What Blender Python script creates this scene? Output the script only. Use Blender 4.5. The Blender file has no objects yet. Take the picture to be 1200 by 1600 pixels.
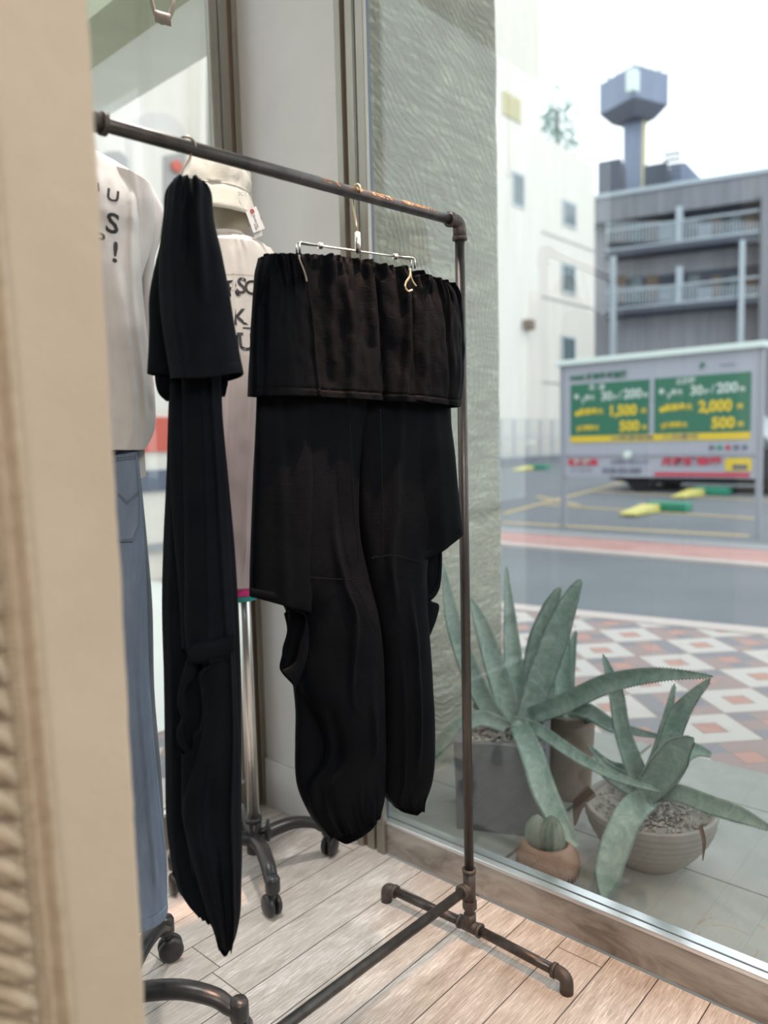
import bpy, math, random
from mathutils import Vector, Matrix, noise
from mathutils.bvhtree import BVHTree
random.seed(7)
SC = bpy.context.scene
COL = SC.collection
PI = math.pi
V = Vector

# ------------------------------------------------------------------ camera
YAW, PITCH, ROLL, FPX, CAMH = 0.729319, 0.091634, 0.024977, 1184.8, 1.15
_f = V((math.cos(YAW)*math.cos(PITCH), math.sin(YAW)*math.cos(PITCH), -math.sin(PITCH)))
_r = V((math.sin(YAW), -math.cos(YAW), 0)); _d = _f.cross(_r)
RX = _r*math.cos(ROLL)+_d*math.sin(ROLL); DY = _d*math.cos(ROLL)-_r*math.sin(ROLL)
CAM = V((0, 0, CAMH))
cd = bpy.data.cameras.new('camera'); cam = bpy.data.objects.new('camera', cd); COL.objects.link(cam)
m3 = Matrix((RX, -DY, -_f)).transposed(); cam.matrix_world = Matrix.Translation(CAM) @ m3.to_4x4()
cd.sensor_fit = 'VERTICAL'; cd.sensor_height = 36; cd.lens = 36*FPX/1600; cd.clip_start = .05; cd.clip_end = 400
cd.dof.use_dof = True; cd.dof.focus_distance = 1.55; cd.dof.aperture_fstop = 2.0
SC.camera = cam

# ------------------------------------------------------------------ world, lights, exposure
w = bpy.data.worlds.new('world'); SC.world = w; w.use_nodes = True
bg = w.node_tree.nodes['Background']; bg.inputs[0].default_value = (.93, .97, 1, 1); bg.inputs[1].default_value = 2.3
SC.view_settings.view_transform = 'Standard'; SC.view_settings.look = 'None'
SC.view_settings.exposure = 0.0; SC.view_settings.gamma = 1; SC.view_settings.use_curve_mapping = False
try:
    SC.cycles.use_denoising = True
    SC.cycles.max_bounces = 8; SC.cycles.transparent_max_bounces = 12
except Exception: pass
def light(kind, name, loc, tgt, power, col, size=.3, angle=60, blend=.6):
    l = bpy.data.lights.new(name, kind); l.energy = power; l.color = col
    if kind == 'AREA': l.shape = 'SQUARE'; l.size = size
    if kind == 'SPOT': l.spot_size = math.radians(angle); l.spot_blend = blend; l.shadow_soft_size = size
    o = bpy.data.objects.new(name, l); COL.objects.link(o); o.location = loc
    o.rotation_euler = (V(tgt)-V(loc)).to_track_quat('-Z', 'Y').to_euler()
    return o
light('AREA', 'ceiling_panel_light', (-.4, -1.4, 2.75), (.6, .8, .3), 92, (1, .955, .91), 1.6)
light('SPOT', 'track_spot_light', (1.36, .50, 2.8), (1.1, .96, 1.42), 480, (1, .60, .42), .03, 15, .7)
light('SPOT', 'floor_spot_light', (1.15, .1, 2.8), (1.42, .66, 0), 170, (1, .52, .25), .04, 26, .9)
light('SPOT', 'floor_fill_light', (.95, 1.25, 2.8), (.95, 1.2, 0), 115, (1, .93, .87), .08, 62, .9)  # added fill, not a shop lamp: stands in for rear-window daylight on the floor

# ------------------------------------------------------------------ pixel -> point in the room
def ray(x, y): return RX*((x-600)/FPX)+DY*((y-800)/FPX)+_f
def on(x, y, ax, val):
    d = ray(x, y); return CAM+d*((val-CAM[ax])/d[ax])
def onpl(x, y, p, n):
    d = ray(x, y); n = V(n); return CAM+d*((V(p)-CAM).dot(n)/d.dot(n))
def vert(x, y, p):
    d = ray(x, y); return CAM+d*((d.x*p[0]+d.y*p[1])/(d.x**2+d.y**2))

# ------------------------------------------------------------------ materials
def mat(name, col=(.5, .5, .5), rough=.6, metal=0, fn=None, **kw):
    m = bpy.data.materials.new(name); m.use_nodes = True
    nt = m.node_tree; b = nt.nodes['Principled BSDF']
    b.inputs['Base Color'].default_value = (*col, 1); b.inputs['Roughness'].default_value = rough
    b.inputs['Metallic'].default_value = metal
    for k, v in kw.items():
        b.inputs[k.replace('_', ' ')].default_value = v
    if fn: fn(nt, b)
    return m
class NT:
    def __init__(s, nt, b):
        s.nt, s.b = nt, b
        s.tc = nt.nodes.new('ShaderNodeTexCoord').outputs['Object']
    def n(s, t, **kw):
        x = s.nt.nodes.new('ShaderNode'+t)
        for k, v in kw.items(): setattr(x, k, v)
        return x
    def l(s, a, b): s.nt.links.new(a, b)
    def mapping(s, scale=(1, 1, 1), rot=(0, 0, 0), loc=(0, 0, 0), src=None):
        m = s.n('Mapping'); m.inputs['Scale'].default_value = scale; m.inputs['Rotation'].default_value = rot
        m.inputs['Location'].default_value = loc; s.l(src or s.tc, m.inputs['Vector']); return m.outputs[0]
    def noise(s, vec, scale, detail=4, rough=.5, dist=0):
        x = s.n('TexNoise'); x.inputs['Scale'].default_value = scale; x.inputs['Detail'].default_value = detail
        x.inputs['Roughness'].default_value = rough; x.inputs['Distortion'].default_value = dist
        s.l(vec, x.inputs['Vector']); return x.outputs['Fac']
    def ramp(s, fac, stops, interp='LINEAR'):
        r = s.n('ValToRGB'); e = r.color_ramp.elements; r.color_ramp.interpolation = interp
        while len(e) < len(stops): e.new(.5)
        for i, (p, c) in enumerate(stops): e[i].position = p; e[i].color = (*c, 1) if len(c) == 3 else c
        s.l(fac, r.inputs[0]); return r.outputs[0]
    def math(s, op, a, b=None, c=None):
        x = s.n('Math', operation=op)
        for i, v in enumerate((a, b, c)):
            if v is None: continue
            if isinstance(v, (int, float)): x.inputs[i].default_value = v
            else: s.l(v, x.inputs[i])
        return x.outputs[0]
    def mix(s, fac, a, b, blend='MIX'):
        x = s.n('Mix', data_type='RGBA', blend_type=blend)
        for k, v in ((0, fac), (6, a), (7, b)):
            if isinstance(v, (int, float)): x.inputs[k].default_value = v
            elif isinstance(v, tuple): x.inputs[k].default_value = (*v, 1)
            else: s.l(v, x.inputs[k])
        return x.outputs[2]
    def bump(s, h, strength=.3, dist=.01, prev=None):
        x = s.n('Bump'); x.inputs['Strength'].default_value = strength; x.inputs['Distance'].default_value = dist
        s.l(h, x.inputs['Height'])
        if prev: s.l(prev, x.inputs['Normal'])
        s.l(x.outputs[0], s.b.inputs['Normal']); return x.outputs[0]
    def color(s, c): s.l(c, s.b.inputs['Base Color'])
    def rough(s, c): s.l(c, s.b.inputs['Roughness'])

def f_plaster(c1, c2, sc=6, bs=.25, d=.004):
    def fn(nt, b):
        k = NT(nt, b); a = k.noise(k.tc, sc, 6, .6, .4)
        k.color(k.ramp(a, [(.3, c1), (.7, c2)])); h = k.noise(k.tc, sc*5, 5, .6, 1.2)
        k.bump(h, bs, d)
    return fn
def f_stucco(nt, b):
    k = NT(nt, b)
    big = k.noise(k.mapping((1, 1, .7)), 2.2, 3, .5, .3)
    ns = k.n('TexNoise'); ns.inputs['Scale'].default_value = 1.8; ns.inputs['Detail'].default_value = 2; k.l(k.tc, ns.inputs['Vector'])
    off = k.n('VectorMath', operation='SCALE'); k.l(ns.outputs['Color'], off.inputs[0]); off.inputs['Scale'].default_value = .55
    add = k.n('VectorMath', operation='ADD'); k.l(k.tc, add.inputs[0]); k.l(off.outputs[0], add.inputs[1])
    mp = k.mapping((1, 0, 1), loc=(-1.9, 0, -1.9), src=add.outputs[0])
    wv = k.n('TexWave', wave_type='RINGS', rings_direction='SPHERICAL'); wv.inputs['Scale'].default_value = 11
    wv.inputs['Distortion'].default_value = 5; wv.inputs['Detail'].default_value = 4; wv.inputs['Detail Scale'].default_value = 2.5
    k.l(mp, wv.inputs['Vector'])
    fine = k.noise(k.tc, 42, 5, .6, .8)
    streak = k.noise(k.mapping((2.2, 2.2, 9), rot=(0, .5, 0)), 3.2, 6, .68, 2.6)
    h = k.math('ADD', k.math('MULTIPLY', wv.outputs['Fac'], .36), k.math('ADD', k.math('MULTIPLY', fine, .5), k.math('MULTIPLY', streak, 1.3)))
    k.bump(h, 1.0, .028)
    k.color(k.ramp(big, [(.3, (.49, .49, .385)), (.7, (.60, .60, .475))]))
def f_floor(nt, b):
    k = NT(nt, b); sep = k.n('SeparateXYZ'); k.l(k.tc, sep.inputs[0]); X, Y = sep.outputs[0], sep.outputs[1]
    P = .1075
    yy = k.math('DIVIDE', k.math('SUBTRACT', 1.4518+P*100, Y), P)
    row = k.math('FLOOR', yy); fy = k.math('FRACT', yy)
    wn = k.n('TexWhiteNoise', noise_dimensions='1D'); k.l(row, wn.inputs['W'])
    L = .61
    xx = k.math('ADD', k.math('DIVIDE', X, L), k.math('MULTIPLY', wn.outputs['Value'], 7.3))
    fx = k.math('FRACT', xx); idx = k.math('FLOOR', xx)
    cell = k.math('ADD', k.math('MULTIPLY', row, 13.7), k.math('MULTIPLY', idx, 5.13))
    wn2 = k.n('TexWhiteNoise', noise_dimensions='1D'); k.l(cell, wn2.inputs['W'])
    dy = k.math('MINIMUM', fy, k.math('SUBTRACT', 1, fy)); dx = k.math('MINIMUM', fx, k.math('SUBTRACT', 1, fx))
    seam = k.math('MAXIMUM', k.math('LESS_THAN', dy, .011), k.math('LESS_THAN', dx, .0018))
    comb = k.n('CombineXYZ'); k.l(k.math('MULTIPLY', X, .06), comb.inputs[0]); k.l(Y, comb.inputs[1]); k.l(k.math('MULTIPLY', wn2.outputs['Value'], 9), comb.inputs[2])
    g1 = k.noise(comb.outputs[0], 330, 8, .75, .5); 
    comb2 = k.n('CombineXYZ'); k.l(k.math('MULTIPLY', X, .3), comb2.inputs[0]); k.l(Y, comb2.inputs[1]); k.l(k.math('MULTIPLY', wn2.outputs['Value'], 5), comb2.inputs[2])
    g2 = k.noise(comb2.outputs[0], 14, 5, .6, 1.5)
    grain = k.math('ADD', k.math('MULTIPLY', g1, .72), k.math('MULTIPLY', g2, .28))
    c = k.ramp(grain, [(.38, (.32, .275, .24)), (.46, (.47, .42, .38)), (.53, (.58, .535, .50)), (.60, (.80, .77, .74))])
    c = k.mix(k.math('MULTIPLY', wn2.outputs['Value'], .35), c, (.56, .49, .44))
    c = k.mix(seam, c, (.05, .04, .035)); k.color(c)
    k.bump(k.math('SUBTRACT', grain, k.math('MULTIPLY', seam, 1)), .25, .0015)
    k.rough(k.ramp(g1, [(.3, (.5,)*3), (.7, (.36,)*3)]))
def f_fabric(c1, c2, sheen=.3, sc=900, bs=.2, spec=.25):
    def fn(nt, b):
        k = NT(nt, b); a = k.noise(k.tc, 9, 4, .6, .3); k.color(k.ramp(a, [(.35, c1), (.65, c2)]))
        f = k.noise(k.mapping((1, 1, .35)), sc, 2, .5); g = k.noise(k.mapping((1, 1, 2.2)), 60, 4, .6, 1)
        h = k.math('ADD', k.math('MULTIPLY', f, .3), k.math('MULTIPLY', g, .9)); k.bump(h, bs, .0015)
        b.inputs['Sheen Weight'].default_value = sheen; b.inputs['Sheen Roughness'].default_value = .4
        b.inputs['Specular IOR Level'].default_value = spec
    return fn
def f_denim(nt, b):
    k = NT(nt, b); a = k.noise(k.mapping((1, 1, .35)), 14, 5, .6, .5)
    wv = k.n('TexWave'); wv.inputs['Scale'].default_value = 260; wv.inputs['Distortion'].default_value = .6
    k.l(k.mapping((1, 1, .5), rot=(.5, .6, 0)), wv.inputs['Vector']); f = k.noise(k.tc, 420, 3, .7)
    c = k.ramp(a, [(.3, (.10, .145, .225)), (.55, (.18, .245, .35)), (.75, (.30, .37, .47))])
    c = k.mix(k.math('MULTIPLY', f, .7), c, (.24, .29, .37)); k.color(c)
    k.bump(k.math('ADD', wv.outputs['Fac'], k.math('MULTIPLY', f, 1.5)), .3, .0006)
def f_pipe(nt, b):
    k = NT(nt, b); a = k.noise(k.mapping((14, 14, 2)), 1.5, 5, .6, .5); r = k.noise(k.tc, 38, 4, .6)
    c = k.ramp(a, [(.3, (.04, .038, .038)), (.55, (.085, .075, .07)), (.8, (.15, .12, .10))]); k.color(c)
    k.rough(k.ramp(r, [(.3, (.28,)*3), (.7, (.5,)*3)])); k.bump(r, .12, .0008)
def f_sill(nt, b):
    k = NT(nt, b); a = k.noise(k.mapping((1, .8, 2.5)), 7, 6, .62, .8); e = k.noise(k.mapping((1, 30, 1)), 5, 3)
    k.color(k.ramp(a, [(.35, (.20, .18, .16)), (.5, (.34, .31, .28)), (.62, (.42, .39, .355))]))
    k.rough(k.ramp(e, [(.3, (.3,)*3), (.7, (.42,)*3)])); k.bump(e, .05, .001)
def f_steel(nt, b):
    k = NT(nt, b); e = k.noise(k.mapping((1, 1, .02)), 160, 3); a = k.noise(k.mapping((1, 1, .3)), 8, 4)
    k.color(k.ramp(a, [(.3, (.25, .235, .20)), (.7, (.36, .34, .295))])); k.rough(k.ramp(e, [(.3, (.26,)*3), (.7, (.4,)*3)]))
def f_tile(nt, b):
    k = NT(nt, b); sep = k.n('SeparateXYZ'); k.l(k.tc, sep.inputs[0]); X, Y = sep.outputs[0], sep.outputs[1]
    def grid(c, off, p):
        f = k.math('FRACT', k.math('DIVIDE', k.math('ADD', c, off), p)); return k.math('LESS_THAN', k.math('MINIMUM', f, k.math('SUBTRACT', 1, f)), .006)
    s = k.math('MAXIMUM', grid(X, -1.96+4.6, .46), grid(Y, -1.10+9, .9))
    a = k.noise(k.tc, 3.5, 6, .65, .6); st = k.noise(k.mapping(loc=(3, 1, 0)), 9, 6, .7, 2)
    c = k.ramp(a, [(.3, (.235, .25, .235)), (.7, (.33, .345, .325))])
    c = k.mix(k.math('MULTIPLY', k.math('GREATER_THAN', st, .66), .35), c, (.36, .28, .2))
    for (cx, cy, r0, wd) in ((1.735, .50, .095, .004), (1.72, .52, .062, .0025), (1.66, .74, .07, .002)):
        dx = k.math('SUBTRACT', X, cx); dyy = k.math('SUBTRACT', Y, cy); rr = k.math('SQRT', k.math('ADD', k.math('MULTIPLY', dx, dx), k.math('MULTIPLY', dyy, dyy)))
        ring = k.math('LESS_THAN', k.math('ABSOLUTE', k.math('SUBTRACT', rr, r0)), wd); ring = k.math('MULTIPLY', ring, k.math('GREATER_THAN', k.noise(k.tc, 14, 3), .48))
        c = k.mix(k.math('MULTIPLY', ring, .55), c, (.30, .19, .11))
    k.color(k.mix(s, c, (.09, .075, .06))); k.bump(k.noise(k.tc, 60, 5, .6), .12, .002)
def f_brick(nt, b):
    k = NT(nt, b); s = .288; an = math.radians(-47)
    mp = k.mapping((1/s,)*3, (0, 0, 0), (0, 0, 0)); 
    rt = k.n('VectorRotate', rotation_type='Z_AXIS'); rt.inputs['Angle'].default_value = an; k.l(mp, rt.inputs['Vector'])
    cx, cy = 3.845/s, 1.439/s; ox = cx*math.cos(an)-cy*math.sin(an); oy = cx*math.sin(an)+cy*math.cos(an)
    sep = k.n('SeparateXYZ'); k.l(rt.outputs[0], sep.inputs[0])
    X = k.math('ADD', sep.outputs[0], .5-ox+200); Y = k.math('ADD', sep.outputs[1], .5-oy+200)
    fx = k.math('SUBTRACT', k.math('FRACT', X), .5); fy = k.math('SUBTRACT', k.math('FRACT', Y), .5)
    ax, ay = k.math('ABSOLUTE', fx), k.math('ABSOLUTE', fy); mx = k.math('MAXIMUM', ax, ay)
    par = k.math('MODULO', k.math('ADD', k.math('FLOOR', X), k.math('FLOOR', Y)), 2)
    red = k.math('LESS_THAN', mx, .17)
    ring = k.mix(k.math('GREATER_THAN', par, .5), (.60, .57, .53), (.245, .185, .18))
    q = k.n('TexWhiteNoise', noise_dimensions='3D'); fl = k.n('VectorMath', operation='FLOOR')
    sc3 = k.n('VectorMath', operation='SCALE'); cb = k.n('CombineXYZ'); k.l(X, cb.inputs[0]); k.l(Y, cb.inputs[1])
    k.l(cb.outputs[0], sc3.inputs[0]); sc3.inputs['Scale'].default_value = 3; k.l(sc3.outputs[0], fl.inputs[0]); k.l(fl.outputs[0], q.inputs[0])
    dk = k.mix(k.math('GREATER_THAN', q.outputs['Value'], .55), (.31, .235, .23), (.22, .215, .24))
    ring = k.mix(k.math('GREATER_THAN', par, .5), (.50, .47, .45), dk)
    c = k.mix(red, ring, (.44, .25, .215))
    g = k.math('GREATER_THAN', mx, .485); g2 = k.math('LESS_THAN', k.math('ABSOLUTE', k.math('SUBTRACT', mx, .17)), .012)
    c = k.mix(k.math('MAXIMUM', g, g2), c, (.26, .2, .18)); k.color(c)
def f_agave(nt, b):
    k = NT(nt, b); a = k.noise(k.tc, 26, 6, .65, 1.2); f = k.noise(k.tc, 160, 3)
    c = k.ramp(a, [(.3, (.15, .235, .205)), (.5, (.235, .33, .295)), (.72, (.37, .455, .41))]); k.color(k.mix(k.math('MULTIPLY', f, .3), c, (.32, .42, .36)))
    k.bump(f, .1, .001)
def f_asphalt(nt, b):
    k = NT(nt, b); a = k.noise(k.tc, .8, 5, .6); g = k.noise(k.tc, 60, 3, .7)
    k.color(k.mix(k.math('MULTIPLY', g, .5), k.ramp(a, [(.3, (.115, .13, .15)), (.7, (.155, .17, .195))]), (.2, .215, .235)))
def f_concrete(c1, c2):
    def fn(nt, b):
        k = NT(nt, b); a = k.noise(k.mapping((3, 3, .25)), 1.1, 5, .65); g = k.noise(k.mapping((8, 8, .3)), 1, 3)
        k.color(k.ramp(k.math('ADD', k.math('MULTIPLY', a, .6), k.math('MULTIPLY', g, .4)), [(.35, c1), (.65, c2)]))
    return fn
def f_tee(z0, z1, top, bot):
    def fn(nt, b):
        f_fabric(top, top, .2, 700, .25)(nt, b); k = NT(nt, b); sep = k.n('SeparateXYZ'); k.l(k.tc, sep.inputs[0])
        mr = k.n('MapRange'); k.l(sep.outputs[2], mr.inputs[0]); mr.inputs[1].default_value = z0; mr.inputs[2].default_value = z1
        k.color(k.ramp(mr.outputs[0], [(0, bot), (.35, bot), (.75, top)]))
    return fn
M = {
 'beige': mat('beige_plaster', fn=f_plaster((.47, .38, .285), (.53, .44, .34), 5, .3, .006), rough=.75),
 'frame_white': mat('carved_frame_paint', fn=f_plaster((.40, .31, .21), (.52, .42, .31), 60, .5, .002), rough=.45),
 'mirror': mat('mirror_silver', (.9, .9, .9), .02, 1),
 'white': mat('white_paint', fn=f_plaster((.60, .585, .57), (.65, .635, .62), 4, .18, .004), rough=.6),
 'room': mat('room_paint', (.55, .50, .45), .8),
 'ceil': mat('ceiling_paint', (.7, .68, .65), .8),
 'stucco': mat('trowelled_stucco', fn=f_stucco, rough=.55),
 'floor': mat('wood_look_plank', fn=f_floor, rough=.4),
 'sill': mat('stained_steel', fn=f_sill, metal=.35, rough=.35),
 'steel': mat('brushed_steel', fn=f_steel, metal=.6, rough=.35),
 'track': mat('bright_aluminium', (.72, .74, .76), .25, .9),
 'gasket': mat('blue_grey_gasket', (.10, .12, .17), .5),
 'brownseal': mat('brown_sealant', (.14, .09, .06), .6),
 'pipe': mat('rusty_iron_pipe', fn=f_pipe, metal=.65, rough=.4),
 'fitting': mat('iron_fitting', fn=f_plaster((.06, .052, .05), (.12, .095, .082), 20, .2, .001), metal=.5, rough=.5),
 'stamp': mat('stamped_lettering', (.48, .34, .20), .45, .4),
 'chrome': mat('polished_chrome', (.74, .73, .70), .3, 1),
 'brass': mat('aged_brass', (.62, .48, .30), .3, 1),
 'bronze': mat('bronze_wire', (.30, .23, .19), .3, 1),
 'black': mat('black_jersey', fn=f_fabric((.0026, .0032, .0046), (.0045, .0052, .0068), .006, 900, .6, .04), rough=.6),
 'black2': mat('black_fleece', fn=f_fabric((.0035, .0045, .0068), (.006, .0072, .0098), .012, 700, .7, .06), rough=.75),
 'tee': mat('white_cotton', fn=f_fabric((.62, .58, .56), (.70, .665, .64), .15, 700, .35), rough=.85),
 'tee2': mat('cream_to_pink_cotton', fn=f_tee(.85, 1.75, (.66, .61, .56), (.46, .375, .37)), rough=.85),
 'pink': mat('magenta_band', (.52, .015, .16), .7), 'teal': mat('teal_band', (.03, .27, .25), .7),
 'print': mat('black_print', (.012, .012, .013), .45), 'printgrey': mat('grey_print', (.35, .34, .34), .5),
 'denim': mat('faded_denim', fn=f_denim, rough=.85), 'denim_dark': mat('dark_denim', (.022, .035, .06), .9),
 'denim_grey': mat('grey_side_denim', fn=f_fabric((.12, .145, .17), (.16, .19, .22), .1, 700, .3), rough=.9),
 'thread': mat('denim_thread', (.13, .15, .18), .7),
 'hat': mat('cream_cotton_twill', fn=f_fabric((.60, .56, .48), (.68, .64, .56), .15, 800, .6), rough=.85),
 'linen': mat('mannequin_linen', fn=f_fabric((.40, .345, .26), (.46, .40, .31), .1, 600, .2), rough=.8),
 'paper': mat('white_card', (.75, .73, .71), .6), 'redmark': mat('red_print', (.45, .04, .04), .5),
 'plastic': mat('black_plastic', fn=f_plaster((.018, .018, .02), (.03, .03, .032), 30, .15, .0006), rough=.35),
 'leather': mat('taupe_webbing', (.25, .21, .17), .6),
 'tile': mat('terrace_tile', fn=f_tile, rough=.55), 'brick': mat('patterned_paving', fn=f_brick, rough=.7),
 'asphalt': mat('asphalt', fn=f_asphalt, rough=.75), 'kerb': mat('kerb_stone', (.52, .46, .44), .8),
 'pinkpave': mat('pink_paving', fn=f_plaster((.42, .22, .21), (.52, .32, .30), 2.5, .1, .01), rough=.8),
 'conc': mat('grey_concrete', fn=f_concrete((.15, .16, .19), (.24, .25, .285)), rough=.8),
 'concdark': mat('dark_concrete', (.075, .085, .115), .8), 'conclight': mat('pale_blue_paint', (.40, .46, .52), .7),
 'tower': mat('tower_paint', fn=f_concrete((.17, .205, .29), (.24, .28, .375)), rough=.8),
 'render': mat('white_render', fn=f_concrete((.66, .62, .56), (.76, .72, .66)), rough=.8),
 'winglass': mat('far_window_glass', (.10, .14, .16), .15), 'winframe': mat('far_window_frame', (.45, .5, .52), .5),
 'cream': mat('cream_vent', (.55, .5, .3), .7),
 'railing': mat('pale_railing', (.42, .45, .5), .6), 'signwhite': mat('sign_white', (.36, .39, .46), .5),
 'signgrey': mat('sign_frame_grey', (.28, .30, .35), .5), 'signtop': mat('sign_top_mint', (.62, .72, .70), .5),
 'green': mat('sign_green', (.025, .15, .095), .45), 'yellow': mat('sign_yellow', (.66, .50, .035), .45),
 'signink': mat('sign_white_ink', (.50, .58, .56), .5), 'signred': mat('sign_red', (.50, .04, .08), .5), 'signdark': mat('sign_dark_ink', (.12, .14, .2), .5),
 'line': mat('yellow_line_paint', (.50, .38, .20), .7), 'lockgreen': mat('lock_green', (.03, .27, .17), .5), 'lockyellow': mat('lock_yellow', (.68, .62, .20), .5),
 'carpaint': mat('dark_car_paint', (.02, .024, .035), .25), 'tyre': mat('tyre', (.01, .01, .012), .8),
 'planter': mat('slate_planter', fn=f_plaster((.11, .112, .122), (.165, .167, .178), 5, .2, .003), rough=.7),
 'clay': mat('brown_clay', fn=f_plaster((.15, .11, .085), (.21, .16, .125), 7, .3, .003), rough=.8),
 'terra': mat('terracotta', fn=f_plaster((.21, .125, .09), (.30, .19, .14), 9, .6, .004), rough=.75),
 'bowl': mat('ridged_grey_stoneware', fn=f_plaster((.21, .195, .18), (.31, .29, .27), 6, .3, .004), rough=.7),
 'gravel': mat('gravel', (.17, .15, .135), .85), 'gravel2': mat('pale_gravel', fn=f_plaster((.12, .10, .09), (.40, .37, .34), 70, .1, .001), rough=.85),
 'agave': mat('agave_leaf', fn=f_agave, rough=.5), 'agavedark': mat('agave_leaf_back', fn=f_agave, rough=.6),
 'dead': mat('dead_leaf', (.09, .06, .045), .8), 'cactus': mat('cactus_skin', fn=f_plaster((.10, .13, .10), (.20, .235, .19), 18, .4, .004), rough=.7),
 'foliage': mat('tree_foliage', (.10, .22, .17), .7), 'bark': mat('bark', (.15, .12, .1), .8),
 'redbox': mat('red_enamel', (.55, .10, .07), .5), 'drysoil': mat('dry_soil', (.07, .055, .045), .9),
 'soffit': mat('soffit_concrete', fn=f_plaster((.74, .75, .69), (.8, .81, .75), 4, .3, .01), rough=.8),
 'soffit2': mat('soffit_moss_paint', fn=f_plaster((.36, .38, .27), (.44, .46, .34), 4, .3, .01), rough=.8),
 'palestreet': mat('pale_street', (.68, .69, .65), .8), 'archgrey': mat('arch_render', (.62, .59, .56), .8), 'doorgrey': mat('door_grey', (.33, .32, .31), .6),
 'gutter': mat('gutter_concrete', (.30, .31, .33), .8),
 'conclow': mat('pale_grey_concrete', fn=f_concrete((.24, .245, .275), (.34, .345, .38)), rough=.8),
 'shopgrey': mat('grey_recess', (.30, .31, .32), .7),
}
def glassmat():
    m = bpy.data.materials.new('window_glass'); m.use_nodes = True; nt = m.node_tree; nt.nodes.clear()
    o = nt.nodes.new('ShaderNodeOutputMaterial'); t = nt.nodes.new('ShaderNodeBsdfTransparent'); g = nt.nodes.new('ShaderNodeBsdfGlossy')
    t.inputs[0].default_value = (.93, .955, .95, 1); g.inputs['Roughness'].default_value = .01
    lw = nt.nodes.new('ShaderNodeLayerWeight'); lw.inputs[0].default_value = .5; mx = nt.nodes.new('ShaderNodeMixShader')
    pw = nt.nodes.new('ShaderNodeMath'); pw.operation = 'POWER'; pw.inputs[1].default_value = 4; nt.links.new(lw.outputs['Facing'], pw.inputs[0])
    mu = nt.nodes.new('ShaderNodeMath'); mu.operation = 'MULTIPLY_ADD'; mu.inputs[1].default_value = .7; mu.inputs[2].default_value = .05; nt.links.new(pw.outputs[0], mu.inputs[0])
    nt.links.new(mu.outputs[0], mx.inputs[0]); nt.links.new(t.outputs[0], mx.inputs[1]); nt.links.new(g.outputs[0], mx.inputs[2]); nt.links.new(mx.outputs[0], o.inputs[0])
    return m
M['glass'] = glassmat()

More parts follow.
